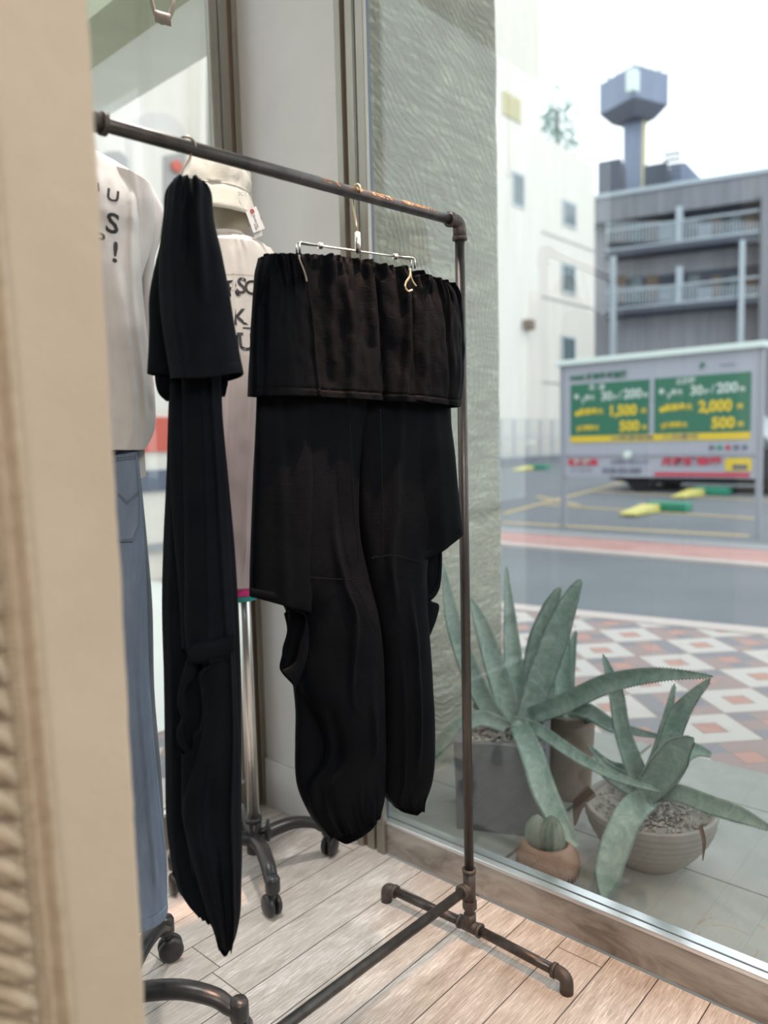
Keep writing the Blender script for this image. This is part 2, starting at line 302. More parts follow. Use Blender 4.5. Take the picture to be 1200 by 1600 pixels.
# ------------------------------------------------------------------ mesh helpers
class MB:
    def __init__(s): s.v = []; s.f = []
    def add(s, vs, fs):
        o = len(s.v); s.v += [tuple(p) for p in vs]; s.f += [tuple(i+o for i in f) for f in fs]; return s
    def hexa(s, p):  # eight corners: bottom four, top four
        return s.add(p, [(3, 2, 1, 0), (4, 5, 6, 7), (0, 1, 5, 4), (1, 2, 6, 5), (2, 3, 7, 6), (3, 0, 4, 7)])
    def box(s, a, b):
        (x0, y0, z0), (x1, y1, z1) = a, b
        return s.hexa([(x0, y0, z0), (x1, y0, z0), (x1, y1, z0), (x0, y1, z0), (x0, y0, z1), (x1, y0, z1), (x1, y1, z1), (x0, y1, z1)])
    def prism(s, base, h):  # polygon (list of 3D) extruded by vector h
        n = len(base); h = V(h)
        return s.add([V(p) for p in base]+[V(p)+h for p in base], [tuple(range(n))[::-1], tuple(range(n, 2*n))]+[(i, (i+1) % n, n+(i+1) % n, n+i) for i in range(n)])
    def tube(s, pts, r, n=12, cap=True, flat=1.0, up=None):
        pts = [V(p) for p in pts]; k = len(pts); rs = r if isinstance(r, (list, tuple)) else [r]*k
        vs = []; pu = None
        for i, p in enumerate(pts):
            t = (pts[min(i+1, k-1)]-pts[max(i-1, 0)]).normalized()
            if pu is None:
                a = V(up) if up else (V((0, 0, 1)) if abs(t.z) < .9 else V((1, 0, 0)))
                pu = (a-t*a.dot(t)).normalized()
            else:
                pu = (pu-t*pu.dot(t)).normalized()
            q = t.cross(pu)
            for j in range(n):
                an = 2*PI*j/n; vs.append(p+pu*math.cos(an)*rs[i]*flat+q*math.sin(an)*rs[i])
        fs = [(i*n+j, i*n+(j+1) % n, (i+1)*n+(j+1) % n, (i+1)*n+j) for i in range(k-1) for j in range(n)]
        if cap: fs += [tuple(range(n))[::-1], tuple(range((k-1)*n, k*n))]
        return s.add(vs, fs)
    def lathe(s, prof, c, n=48, axis=None):
        c = V(c); ax = V(axis or (0, 0, 1)).normalized(); a = ax.orthogonal().normalized(); b = ax.cross(a); vs = []; fs = []
        for r, z in prof:
            for j in range(n): an = 2*PI*j/n; vs.append(c+ax*z+(a*math.cos(an)+b*math.sin(an))*r)
        for i in range(len(prof)-1):
            for j in range(n): fs.append((i*n+j, i*n+(j+1) % n, (i+1)*n+(j+1) % n, (i+1)*n+j))
        if prof[0][0] > 1e-5: fs.append(tuple(range(n))[::-1])
        if prof[-1][0] > 1e-5: fs.append(tuple(range((len(prof)-1)*n, len(prof)*n)))
        return s.add(vs, fs)
    def torus(s, c, R, r, axis, n=40, m=12, sx=1, a0=0, a1=2*PI, ref=None):
        ax = V(axis).normalized(); a = V(ref).normalized() if ref else ax.orthogonal().normalized(); b = ax.cross(a)
        full = abs(a1-a0) > 6.28
        pts = [V(c)+a*math.cos(a0+(a1-a0)*i/n)*R+b*math.sin(a0+(a1-a0)*i/n)*R*sx for i in range(n+1)]
        return s.tube(pts, r, m, cap=not full)
    def grid(s, rows, closed=False):
        nr = len(rows); nc = len(rows[0]); vs = [p for r in rows for p in r]
        fs = [(i*nc+j, i*nc+(j+1) % nc, (i+1)*nc+(j+1) % nc, (i+1)*nc+j) for i in range(nr-1) for j in range(nc if closed else nc-1)]
        return s.add(vs, fs)
    def build(s, name, m, parent=None, smooth=False, bevel=0, solid=0, sub=0):
        me = bpy.data.meshes.new(name); me.from_pydata(s.v, [], s.f); me.validate(); me.update()
        me.materials.append(M[m] if isinstance(m, str) else m)
        o = bpy.data.objects.new(name, me); COL.objects.link(o)
        if smooth:
            me.polygons.foreach_set('use_smooth', [True]*len(me.polygons))
        if parent is not None:
            o.parent = parent; o.matrix_parent_inverse = Matrix.Translation(parent.location).inverted()
        if solid: x = o.modifiers.new('solid', 'SOLIDIFY'); x.thickness = solid; x.offset = 0
        if bevel: x = o.modifiers.new('bevel', 'BEVEL'); x.width = bevel; x.segments = 2; x.limit_method = 'ANGLE'
        if sub: x = o.modifiers.new('sub', 'SUBSURF'); x.levels = sub; x.render_levels = sub
        return o
def thing(name, label, cat, loc=(0, 0, 0), group=None):
    o = bpy.data.objects.new(name, None); COL.objects.link(o); o.location = loc; o.empty_display_size = .1
    return tag(o, label, cat, group)
def tag(o, label, cat, group=None):
    o['label'] = label; o['category'] = cat
    if group: o['group'] = group
    return o
def struct(o): o['kind'] = 'structure'; return o
def sempty(name):
    o = bpy.data.objects.new(name, None); COL.objects.link(o); o['kind'] = 'structure'; return o
def fillet(pts, r, n=6):  # polyline with rounded corners
    pts = [V(p) for p in pts]; out = [pts[0]]
    for i in range(1, len(pts)-1):
        a, b, c = pts[i-1], pts[i], pts[i+1]; u = (a-b).normalized(); w_ = (c-b).normalized()
        p0 = b+u*r; p1 = b+w_*r
        for j in range(n+1):
            t = j/n; out.append(p0*(1-t)**2+b*2*t*(1-t)+p1*t*t)
    out.append(pts[-1]); return out
def catmull(P, t):
    n = len(P)-1; i = min(int(t), n-1); f = t-i
    p0, p1, p2, p3 = P[max(i-1, 0)], P[i], P[i+1], P[min(i+2, n)]
    return .5*((2*p1)+(-p0+p2)*f+(2*p0-5*p1+4*p2-p3)*f*f+(-p0+3*p1-3*p2+p3)*f**3)
def text(s, size, ext=0.0, align='CENTER', bold=0):
    c = bpy.data.curves.new('t', 'FONT'); c.body = s; c.size = size; c.extrude = ext; c.align_x = align; c.align_y = 'CENTER'; c.offset = bold; c.resolution_u = 3
    o = bpy.data.objects.new('t', c); COL.objects.link(o); dg = bpy.context.evaluated_depsgraph_get(); dg.update()
    me = bpy.data.meshes.new_from_object(o.evaluated_get(dg)); vs = [v.co.copy() for v in me.vertices]; fs = [tuple(p.vertices) for p in me.polygons]
    bpy.data.objects.remove(o); bpy.data.curves.remove(c); bpy.data.meshes.remove(me); return vs, fs
def put_text(name, s, size, c, right, up, m, parent, ext=.0005, bold=0, align='CENTER', sx=1):
    vs, fs = text(s, size, ext, align, bold); right = V(right).normalized(); up = V(up).normalized(); nn = right.cross(up)
    return MB().add([V(c)+right*p.x*sx+up*p.y+nn*p.z for p in vs], fs).build(name, m, parent)

# ================================================================== THE ROOM
struct(MB().box((-3, -3, -.1), (1.5, 1.9, 0)).build('floor', 'floor'))
struct(MB().box((-3.1, -3.1, 2.9), (1.62, 2.0, 3.0)).build('ceiling', 'ceil'))
struct(MB().box((-3.1, -3.1, 0), (-3, 2.0, 2.9)).build('wall_back', 'room'))
struct(MB().box((-3, -3.1, 0), (1.62, -3, 2.9)).build('wall_near', 'room'))
struct(MB().box((1.5, -3, 0), (1.62, -1.6, 2.9)).build('wall_right', 'room'))
# white corner pier between the two windows
struct(MB().box((1.49, 1.465, 0), (1.556, 1.925, 2.9)).build('wall_corner', 'white'))
struct(MB().box((1.478, 1.468, 0), (1.492, 1.86, .155)).build('baseboard_corner', 'white', bevel=.003))
# rough plaster partition close to the camera, with an uneven arris
def partition():
    mb = MB(); rows = []
    n = 170
    for i in range(n+1):
        z = 2.9*i/n
        e = .386+.0016*noise.noise(V((0, 0, z*9)))+.0011*noise.noise(V((5, 0, z*40)))
        if 1.0 < z < 1.03: e += .0012
        r = []
        for x, y in ((-3, .70), (e-.006, .70), (e-.0015, .7015), (e, .706), (e, .80), (e-.004, .806), (-3, .806)): r.append((x, y, z))
        rows.append(r)
    mb.grid(rows, True); return mb.build('wall_left', 'beige')
struct(partition())
struct(MB().box((-3.05, 1.86, 0), (-1.2, 2.0, 2.9)).build('wall_far', 'room'))

# right-hand window (plane u = 1.53)
w1 = sempty('window_1')
mb = MB().box((1.505, -1.6, 0), (1.56, 1.405, .088)); mb.build('sill', 'sill', w1, bevel=.003)
MB().box((1.503, -1.6, .088), (1.523, 1.405, .098)).build('track', 'track', w1, bevel=.0015)
MB().box((1.523, -1.6, .084), (1.527, 1.405, .092)).build('gasket', 'gasket', w1)
MB().box((1.533, -1.6, .084), (1.56, 1.405, .094)).build('track', 'track', w1, bevel=.0015)
MB().box((1.527, -1.6, .085), (1.533, 1.40, 2.9)).build('pane', 'glass', w1)
def jamb(x0, y0, parent, along, z1=2.9):
    # stepped brushed profile seen from inside; along='y' for the right window, 'x' for the rear one
    def b(a0, a1, d0, d1, m, nm):
        p, q = ((x0+d0, y0+a0, 0), (x0+d1, y0+a1, z1)) if along == 'y' else ((x0+a0, y0+d0, 0), (x0+a1, y0+d1, z1))
        MB().box(p, q).build(nm, m, parent, bevel=.0012)
    b(.078, .100, 0, .06, 'steel', 'frame_edge'); b(.066, .078, .010, .06, 'brownseal', 'sealant')
    b(.040, .066, .006, .06, 'steel', 'frame_rail'); b(.028, .040, .022, .06, 'gasket', 'gasket'); b(0, .028, .004, .018, 'steel', 'frame_stop')
jamb(1.49, 1.366, w1, 'y')
# rear window (plane v = 1.87)
w2 = sempty('window_2')
MB().box((-1.2, 1.868, 0), (1.40, 1.92, .10)).build('sill', 'steel', w2, bevel=.003)
MB().box((-1.2, 1.862, .10), (1.40, 1.885, .112)).build('track', 'track', w2, bevel=.0015)
MB().box((-1.2, 1.890, .10), (1.40, 1.896, 2.9)).build('pane', 'glass', w2)
jamb(1.392, 1.862, w2, 'x')

# carved mirror frame leaning on the partition
def carved_mirror():
    t = thing('carved_mirror', 'tall mirror in a carved cream frame against the beige plaster partition', 'mirror', (.29, .69, 1.17))
    x0, x1, z0, z1 = -.55, .291, .02, 2.2
    yb = .698
    prof = [(0, .0), (0, -.014), (-.004, -.020), (-.009, -.021), (-.013, -.016), (-.015, -.012), (-.018, -.012), (-.020, -.016), (-.023, -.017), (-.026, -.013), (-.030, -.010), (-.062, -.014), (-.066, -.008), (-.070, -.006), (-.070, 0)]
    def stile(side):
        rows = []; n = 140
        for i in range(n+1):
            z = z0+(z1-z0)*i/n
            rows.append([((x1+a) if side > 0 else (x0-a), yb+d, z) for a, d in prof])
        return MB().grid(rows, True).build('frame_stile', 'frame_white', t, smooth=False)
    stile(1); stile(-1)
    for z, s in ((z0, 1), (z1, -1)):
        MB().grid([[(x, yb+d, z-a*s) for a, d in prof] for x in (x0+.001, x1-.001)], True).build('frame_rail', 'frame_white', t)
    MB().box((x0+.07, yb-.008, z0+.07), (x1-.07, yb-.002, z1-.07)).build('mirror_glass', 'mirror', t)
    # carved acanthus leaves running up the frame
    mb = MB()
    z = z0+.04; rr_ = random.Random(4)
    while z < z1-.05:
        h = rr_.uniform(-.003, .003)
        P0 = [V((x1-.070, yb-.012, z+.030)), V((x1-.060, yb-.024-h, z+.024)), V((x1-.049, yb-.027, z+.012)), V((x1-.041, yb-.022, z+.001)), V((x1-.036, yb-.015, z-.010))]
        mb.tube([catmull(P0, 4*i/14) for i in range(15)], [.0035+.0035*math.sin(PI*(i+1)/15) for i in range(15)], 10)
        P0 = [V((x1-.070, yb-.014, z+.014)), V((x1-.060, yb-.020, z+.010)), V((x1-.052, yb-.022, z+.002)), V((x1-.047, yb-.015, z-.006))]
        mb.tube([catmull(P0, 3*i/10) for i in range(11)], [.001+.0028*math.sin(PI*(i+1)/11) for i in range(11)], 8)
        mb.lathe([(0, -.004), (.003, -.002), (.0042, 0), (.003, .002), (0, .004)], (x1-.0385+h*.5, yb-.013, z+.012), 10)
        z += .031
    mb.build('carved_leaves', 'frame_white', t, smooth=True)
    mb = MB(); z = z0
    while z < z1: mb.lathe([(.0, -.0028), (.0022, -.0018), (.003, 0), (.0022, .0018), (0, .0028)], (x1-.0285, yb-.013, z), 8); z += .0075
    mb.build('beading', 'frame_white', t, smooth=True)
    t.rotation_euler = (0, -.021, 0)
carved_mirror()

# ================================================================== PIPE RACK
RAILA = V((1.355, .975, 1.612)); RDIR = (V((.578, 1.04, 1.615))-V((1.345, .975, 1.615))).normalized()
RAILB = RAILA+RDIR*1.22
def pipe_rack():
    t = thing('pipe_rack', 'dark iron pipe clothes rack standing on the plank floor beside the right window', 'clothes rack', (1.34, .97, 0))
    R = .0108; K = .0142
    MB().tube([RAILA+RDIR*.02, RAILB-RDIR*.02], R, 24).build('rail', 'pipe', t, smooth=True)
    lower = MB().tube([V((1.35, .971, .13)), V((1.35-1.2, .991, .13))], R, 24); lower.build('base_rail', 'pipe', t, smooth=True)
    for A, D, side in ((RAILA, RDIR, 0), (RAILB, -RDIR, 1)):
        base = V((A.x if side else 1.348, A.y if side else .971, 0)); yb = base.y
        top = A
        MB().tube([top-V((0, 0, .02)), V((base.x, yb, .16))], R, 24).build('post', 'pipe', t, smooth=True)
        mb = MB(); c = fillet([A+D*.028, A, A-V((0, 0, .032))], .018); mb.tube(c, K, 20)
        mb.tube([A+D*.026, A+D*.034], K+.0018, 20); mb.tube([A-V((0, 0, .030)), A-V((0, 0, .038))], K+.0018, 20); mb.build('elbow', 'fitting', t, smooth=True)
        b2 = V((base.x, yb, 0))
        mb = MB(); mb.tube([b2+V((0, 0, .172)), b2+V((0, 0, .10))], K, 20); mb.tube([b2+V((0, 0, .174)), b2+V((0, 0, .166))], K+.0018, 20)
        mb.tube([b2+V((0, 0, .13)), b2+V((0, 0, .13))+V((D.x, D.y, 0))*.028], K, 20); mb.tube([b2+V((0, 0, .13))+V((D.x, D.y, 0))*.022, b2+V((0, 0, .13))+V((D.x, D.y, 0))*.030], K+.0018, 20)
        mb.build('tee', 'fitting', t, smooth=True)
        mb = MB(); mb.tube([b2+V((0, 0, .10)), b2+V((0, 0, .078))], .0165, 6); mb.tube([b2+V((0, 0, .08)), b2+V((0, 0, .06))], R, 16); mb.build('union_nut', 'fitting', t)
        zf = .036
        mb = MB(); mb.tube([b2+V((0, -.028, zf)), b2+V((0, .028, zf))], K, 20); mb.tube([b2+V((0, 0, zf)), b2+V((0, 0, .066))], K, 20)
        for q in (-.03, .024): mb.tube([b2+V((0, q, zf)), b2+V((0, q+.006, zf))], K+.0018, 20)
        mb.build('tee', 'fitting', t, smooth=True)
        for s in (-1, 1):
            e = b2+V((-.008 if not side else 0, s*.25, zf))
            MB().tube([b2+V((0, s*.02, zf)), e-V((0, s*.02, 0))], R, 20).build('foot_pipe', 'pipe', t, smooth=True)
            mb = MB(); mb.tube(fillet([e-V((0, s*.028, 0)), e, V((e.x, e.y, .0))], .018), K, 20); mb.tube([e-V((0, s*.032, 0)), e-V((0, s*.025, 0))], K+.0018, 20)
            mb.build('elbow', 'fitting', t, smooth=True)
    # coupling on the rail near the partition
    p = RAILA+RDIR*(.773)
    MB().tube([p, p+RDIR*.05], K, 20).tube([p-RDIR*.003, p+RDIR*.005], K+.002, 20).build('coupling', 'fitting', t, smooth=True)
    # stamped mill marking along the upper side of the rail
    up = V((-.42, -.62, .60)); up = (up-RDIR*up.dot(RDIR)).normalized()
    def mark(s, px, size, sx=1.0):
        d = ray(px, 240+(px-400)*.29); a = RAILA-CAM; n_ = d.cross(V((0, 0, 1))); s0 = -a.dot(n_)/RDIR.dot(n_)
        c0 = RAILA+RDIR*s0; vs, fs = text(s, size, 0.0002, 'CENTER', .0006); out = []
        rt = -RDIR; ax2 = up.cross(rt).normalized()
        for q in vs:
            an = q.y/R; out.append(c0+rt*q.x*sx+(up*math.cos(an)-(ax2 if ax2.dot(V((-.6, -.8, 0))) < 0 else -ax2)*math.sin(an))*(R+.0003+abs(q.z)))
        MB().add(out, fs).build('stamped_marking', 'stamp', t)
    mark('JFE-K', 510, .019, 1.2); mark('O', 557, .018); mark('SIGUK', 592, .017, 1.1); mark('GENSOUAN', 652, .014, 1.3)
    return t
pipe_rack()

# ================================================================== CLOTH
def strip(name, pts, m, parent, P, n, depth=.02, t0=0., folds=(), wrinkle=.002, wsc=14, NR=70, NC=72, power=.6, bow=(0, 0), ruff=(), solid=.0, seed=0, closed=True, backk=1.0, bowpos=.45, hem=0):
    """soft tube of cloth: rows of (left pixel, right pixel), thickness, folds that run down its front"""
    n = V(n).normalized(); P = V(P); O = P+n*t0
    Ls = [onpl(a[0], a[1], O, n) for a, b in pts]; Rs = [onpl(b[0], b[1], O, n) for a, b in pts]
    rows = []; K = len(pts)-1
    for i in range(NR+1):
        v = i/NR; L = catmull(Ls, v*K); Rr = catmull(Rs, v*K); dp = depth(v) if callable(depth) else depth
        bw = bow[0]*(1-v)+bow[1]*v; r = []
        for j in range(NC if closed else NC+1):
            if closed:
                a = 2*PI*j/NC; wv = .5-.5*math.cos(a); sa = math.sin(a)
            else:
                wv = j/NC; sa = math.sin(PI*wv)
            t = dp*math.copysign(abs(sa)**power, sa); k = 1 if sa >= 0 else .0
            if sa < 0: t *= backk
            for fd in folds:
                w0 = fd['w']; wc = w0[0]+(w0[1]-w0[0])*v; va, vb = fd.get('v', (-1, 2))
                fade = min(1, max(0, (v-va)/.12))*min(1, max(0, (vb-v)/.12))
                if fd.get('grow'): fade *= v**fd['grow']
                x = (wv-wc)/fd['s']
                if fd.get('k') == 'step':     # left side stands proud, sharp drop at wc
                    q = 0 if (x > .12 or x < -1) else ((1+x)**1.4 if x < 0 else 1-x/.12)
                elif fd.get('k') == 'stepr':  # right side stands proud
                    q = 0 if (x < -.12 or x > 1) else ((1-x)**1.4 if x > 0 else 1+x/.12)
                elif fd.get('k') == 'groove': q = -math.exp(-abs(x)*3)
                else: q = math.exp(-x*x*2)
                t += fd['a']*q*fade*k*min(1, abs(sa)*4)
            p = L*(1-wv)+Rr*wv
            z_off = 0
            if bw: z_off += bw*math.sin(PI*wv**(math.log(.5)/math.log(bowpos)))
            for (v0, v1, am, fr) in ruff:   # gathers near an elastic
                q = max(0, 1-abs(v-v0)/v1)
                ph = wv*fr*2*PI+5*noise.noise(V((wv*6, seed, v*3)))
                t += am*q*math.sin(ph)*(1 if sa >= 0 else -.4); z_off += am*.3*q*math.sin(ph*1.0+1.3)
            q = V((p.x*wsc, p.y*wsc, p.z*wsc*.45+seed*7))
            t += wrinkle*(noise.noise(q)+.5*noise.noise(q*2.3)+.25*noise.noise(q*5))*(1 if sa >= 0 else .5)
            if hem and sa > 0:
                t += (.0012 if v > hem else 0)-(.0022*max(0, 1-abs(v-hem)*NR/1.2))
            r.append(p+n*t+V((0, 0, z_off)))
        rows.append(r)
    return MB().grid(rows, closed).build(name, m, parent, smooth=True, solid=solid)
def seam(name, pix, m, parent, P, n, t0, r=.0009):
    O = V(P)+V(n).normalized()*t0; Q = [onpl(x, y, O, V(n)) for x, y in pix]
    pts = [catmull(Q, (len(Q)-1)*i/30) for i in range(31)]
    return MB().tube(pts, r, 6).build(name, m, parent, smooth=True)
def band(name, outer, inner, m, parent, P, n, t0, th=.003):
    """flat curved band between two pixel curves, bulging a little"""
    O = V(P)+V(n).normalized()*t0; A = [onpl(x, y, O, V(n)) for x, y in outer]; B = [onpl(x, y, O, V(n)) for x, y in inner]; rows = []
    for i in range(41):
        a = catmull(A, (len(A)-1)*i/40); b = catmull(B, (len(B)-1)*i/40)
        rows.append([a.lerp(b, j/6)+V(n).normalized()*th*math.sin(PI*j/6)*1.5 for j in range(7)])
    return MB().grid(rows).build(name, m, parent, smooth=True, solid=th)

def gathers(n, seed, lo=.15, hi=.5, a=.005, s=.016, end=0):
    r = random.Random(seed); out = []
    for i in range(n):
        x = (i+r.uniform(.1, .9))/n; dx = r.uniform(-.06, .06); L = r.uniform(lo, hi)
        out.append(dict(w=(x, x+dx) if not end else (x+dx, x), s=s*r.uniform(.6, 1.5), a=a*r.uniform(.4, 1.3)*r.choice((1, 1, -1)), v=(-1, L) if not end else (1-L, 2)))
    return out
# ---- right garment: black balloon trousers with folded-over waist
PR = V((1.065, 1.003, 1.5)); NRM = V((-.247, -.969, 0)); SDIR = V((.969, -.247, 0))
def right_trousers():
    t = thing('balloon_trousers', 'black balloon trousers with folded-over waist, facing the room beside the rack post', 'trousers', (PR.x, PR.y, 1.47))
    a = (PR, NRM)
    fo = [((406, 404), (703, 447)), ((401, 425), (713, 468)), ((399, 460), (717, 500)), ((396, 520), (718, 550)), ((394, 570), (716, 595)), ((392, 618), (710, 636))]
    F = [dict(w=(.235, .335), s=.22, a=.034, k='step'), dict(w=(.34, .46), s=.09, a=.008, grow=.5), dict(w=(.50, .555), s=.035, a=.022, k='groove'),
         dict(w=(.44, .53), s=.06, a=.006), dict(w=(.60, .68), s=.07, a=.010), dict(w=(.30, .40), s=.05, a=.006, v=(-1, .6)), dict(w=(.775, .765), s=.20, a=.034, k='stepr'), dict(w=(.70, .76), s=.03, a=.007, k='groove'),
         dict(w=(.12, .22), s=.05, a=.009, v=(-1, .45)), dict(w=(.04, .06), s=.04, a=.006, v=(-1, .4)), dict(w=(.86, .93), s=.04, a=.009, v=(-1, .4))]
    strip('folded_waist', fo, 'black', t, *a, depth=lambda v: .024+.022*v, t0=.004, folds=F[1:6]+F[7:]+gathers(30, 5, .12, .5, .010, .014)+gathers(10, 6, .6, 1.3, .012, .03), wrinkle=.0065, wsc=17, hem=.94, NR=130, NC=420, power=.45, bow=(.016, .0), ruff=((0, .10, .003, 23), (0, .05, .002, 41)), solid=.0016, seed=1)
    strip('pleat_panel', [((406, 404), (470, 404)), ((401, 425), (478, 424)), ((398, 460), (483, 460)), ((395, 520), (489, 520)), ((394, 570), (493, 570)), ((392, 619), (498, 620))], 'black', t, *a, depth=lambda v: .012+.014*v, t0=.044,
          folds=gathers(9, 15, .15, .6, .010, .05)+[dict(w=(.35, .7), s=.05, a=.008, v=(-1, .45)), dict(w=(.15, .1), s=.07, a=-.006, v=(.2, 1.5)), dict(w=(.93, .93), s=.05, a=.006)], wrinkle=.0065, wsc=17, hem=.94, NR=110, NC=200, power=.5, bow=(.004, 0), ruff=((0, .05, .002, 9),), solid=.0016, seed=13)
    strip('pleat_panel', [((642, 431), (702, 446)), ((641, 448), (713, 468)), ((641, 490), (717, 500)), ((639, 540), (718, 550)), ((638, 590), (716, 595)), ((636, 626), (710, 637))], 'black', t, *a, depth=lambda v: .012+.014*v, t0=.040,
          folds=gathers(9, 16, .15, .5, .010, .05)+[dict(w=(.5, .75), s=.06, a=-.008, v=(-1, 1.5)), dict(w=(.2, .15), s=.1, a=.004, v=(.1, 1.5))], wrinkle=.0065, wsc=17, hem=.94, NR=110, NC=180, power=.5, bow=(.004, 0), ruff=((0, .05, .002, 8),), solid=.0016, seed=14)
    # upper flaps of the legs
    strip('side_flap', [((402, 600), (476, 600)), ((400, 700), (481, 700)), ((396, 800), (483, 800)), ((393, 880), (483, 880)), ((392, 932), (480, 955))], 'black', t, *a, depth=lambda v: .004+.018*min(1, v*3), t0=.016,
          folds=[dict(w=(.98, .98), s=.5, a=.006, k='step'), dict(w=(.3, .5), s=.14, a=.004)], wrinkle=.003, wsc=11, NR=60, NC=80, solid=.0015, seed=2)
    strip('side_flap', [((640, 600), (699, 612)), ((640, 680), (704, 680)), ((642, 740), (710, 745)), ((646, 800), (716, 800)), ((656, 876), (720, 832))], 'black', t, *a, depth=lambda v: .004+.018*min(1, v*3), t0=.012,
          folds=[dict(w=(.5, .4), s=.2, a=.003)], wrinkle=.002, wsc=9, NR=60, NC=80, solid=.0015, seed=3)
    band('flap_hem', [(392, 919), (420, 924), (450, 932), (478, 946)], [(392, 933), (415, 936), (436, 942), (462, 956)], 'black', t, *a, t0=.036, th=.0018)
    band('flap_hem', [(657, 868), (680, 850), (700, 840), (718, 826)], [(660, 878), (684, 856), (702, 845), (720, 833)], 'black', t, *a, t0=.03, th=.0018)
    # legs
    strip('leg', [((424, 600), (575, 600)), ((428, 700), (560, 700)), ((432, 820), (556, 820)), ((448, 905), (570, 900)), ((475, 950), (582, 950)), ((472, 1000), (590, 1000)), ((466, 1040), (593, 1040)), ((468, 1078), (595, 1085)), ((488, 1115), (596, 1120)),
                  ((503, 1155), (597, 1150)), ((500, 1190), (598, 1180)), ((480, 1225), (598, 1205)), ((486, 1270), (597, 1240)), ((510, 1306), (591, 1268))], 'black', t, *a,
          depth=lambda v: .028+.022*math.sin(PI*min(1, v*1.1)), folds=[dict(w=(.62, .3), s=.06, a=.010, v=(.1, .5)), dict(w=(.9, .6), s=.07, a=.008, v=(.45, .8)), dict(w=(.25, .1), s=.10, a=-.012, v=(.55, .95)), dict(w=(.45, .5), s=.04, a=.006, v=(.3, .6))]+gathers(16, 8, .05, .22, .010, .028, 1),
          wrinkle=.004, wsc=8, NR=120, NC=120, ruff=((1, .06, .004, 17),), seed=4)
    strip('leg', [((458, 1060), (560, 1060)), ((463, 1110), (570, 1110)), ((463, 1160), (570, 1160)), ((465, 1225), (570, 1225)), ((484, 1272), (570, 1255)), ((506, 1302), (570, 1275))], 'black', t, *a, depth=.02, t0=-.012, wrinkle=.004, wsc=9, NR=60, NC=70, seed=12)
    strip('leg', [((560, 600), (700, 612)), ((557, 700), (700, 700)), ((556, 800), (690, 800)), ((562, 870), (662, 868)), ((577, 940), (659, 940)), ((588, 1000), (663, 1008)), ((595, 1080), (668, 1080)), ((597, 1160), (673, 1160)),
                  ((597, 1215), (671, 1212)), ((600, 1240), (664, 1242)), ((612, 1256), (655, 1262))], 'black', t, *a,
          depth=lambda v: .026+.022*math.sin(PI*min(1, v*1.1)), t0=-.006, folds=[dict(w=(.35, .1), s=.08, a=.009, v=(-1, .45)), dict(w=(.6, .45), s=.07, a=.008, v=(.35, .8)), dict(w=(.2, .25), s=.05, a=.006, v=(.5, 1.0))]+gathers(12, 9, .05, .2, .009, .035, 1),
          wrinkle=.004, wsc=8, NR=120, NC=110, ruff=((1, .06, .0035, 13),), seed=5)
    strip('elastic_cuff', [((512, 1303), (590, 1266)), ((522, 1310), (586, 1276)), ((536, 1316), (580, 1286))], 'black', t, *a, depth=.020, folds=(), wrinkle=.001, NR=14, NC=150, ruff=((.5, 2, .004, 21),), seed=6)
    strip('elastic_cuff', [((612, 1254), (656, 1259)), ((618, 1262), (653, 1266)), ((626, 1266), (648, 1270))], 'black', t, *a, depth=.018, t0=-.006, folds=(), wrinkle=.001, NR=14, NC=120, ruff=((.5, 2, .0035, 16),), seed=7)
    # armhole-like openings: back layer and rim band
    strip('opening_back', [((430, 925), (500, 925)), ((449, 957), (500, 957)), ((452, 980), (500, 980)), ((446, 1012), (500, 1012)), ((440, 1032), (500, 1032)), ((439, 1046), (500, 1046)), ((452, 1062), (500, 1062)), ((464, 1078), (500, 1085))], 'black', t, *a, depth=.016, t0=-.020, wrinkle=.003, wsc=30, NR=50, NC=40, seed=8)
    band('opening_rim', [(448, 955), (470, 952), (480, 975), (481, 1010), (474, 1045), (462, 1074)], [(447, 951), (477, 962), (474, 985), (468, 1005), (460, 1035), (440, 1047)], 'black', t, *a, t0=.03, th=.002)
    band('opening_rim', [(447, 953), (453, 985), (446, 1014), (438, 1036), (440, 1050), (462, 1074)], [(444, 958), (449, 985), (442, 1012), (442, 1036), (446, 1046), (470, 1062)], 'black', t, *a, t0=-.01, th=.0022)
    strip('opening_back', [((640, 850), (686, 848)), ((640, 870), (689, 872)), ((640, 895), (688, 897)), ((640, 920), (685, 921)), ((640, 938), (672, 937)), ((640, 945), (684, 944)), ((640, 960), (682, 960)), ((640, 985), (673, 984)), ((645, 1006), (663, 1006))], 'black', t, *a, depth=.012, t0=-.028, wrinkle=.002, wsc=30, NR=60, NC=40, seed=9)
    band('opening_rim', [(690, 850), (690, 885), (686, 920), (672, 938), (660, 930)], [(684, 853), (685, 885), (680, 912), (670, 928), (659, 920)], 'black', t, *a, t0=0.0, th=.002)
    # stitched panel seams
    seam('seam', [(545, 620), (548, 700), (553, 800), (560, 860), (551, 902), (530, 905), (482, 902)], 'black2', t, *a, t0=.051)
    seam('seam', [(594, 640), (597, 760), (597, 870)], 'black2', t, *a, t0=.046); seam('seam', [(580, 872), (615, 868), (655, 878)], 'black2', t, *a, t0=.046)
    seam('seam', [(553, 908), (575, 955), (588, 985)], 'black2', t, *a, t0=.05)
    strip('inner_waistband', [((412, 398), (694, 440)), ((410, 412), (700, 455)), ((409, 430), (704, 480))], 'black', t, *a, depth=.012, wrinkle=.002, NR=16, NC=200, bow=(.014, .01), ruff=((0, .8, .003, 26),), seed=11)
right_trousers()

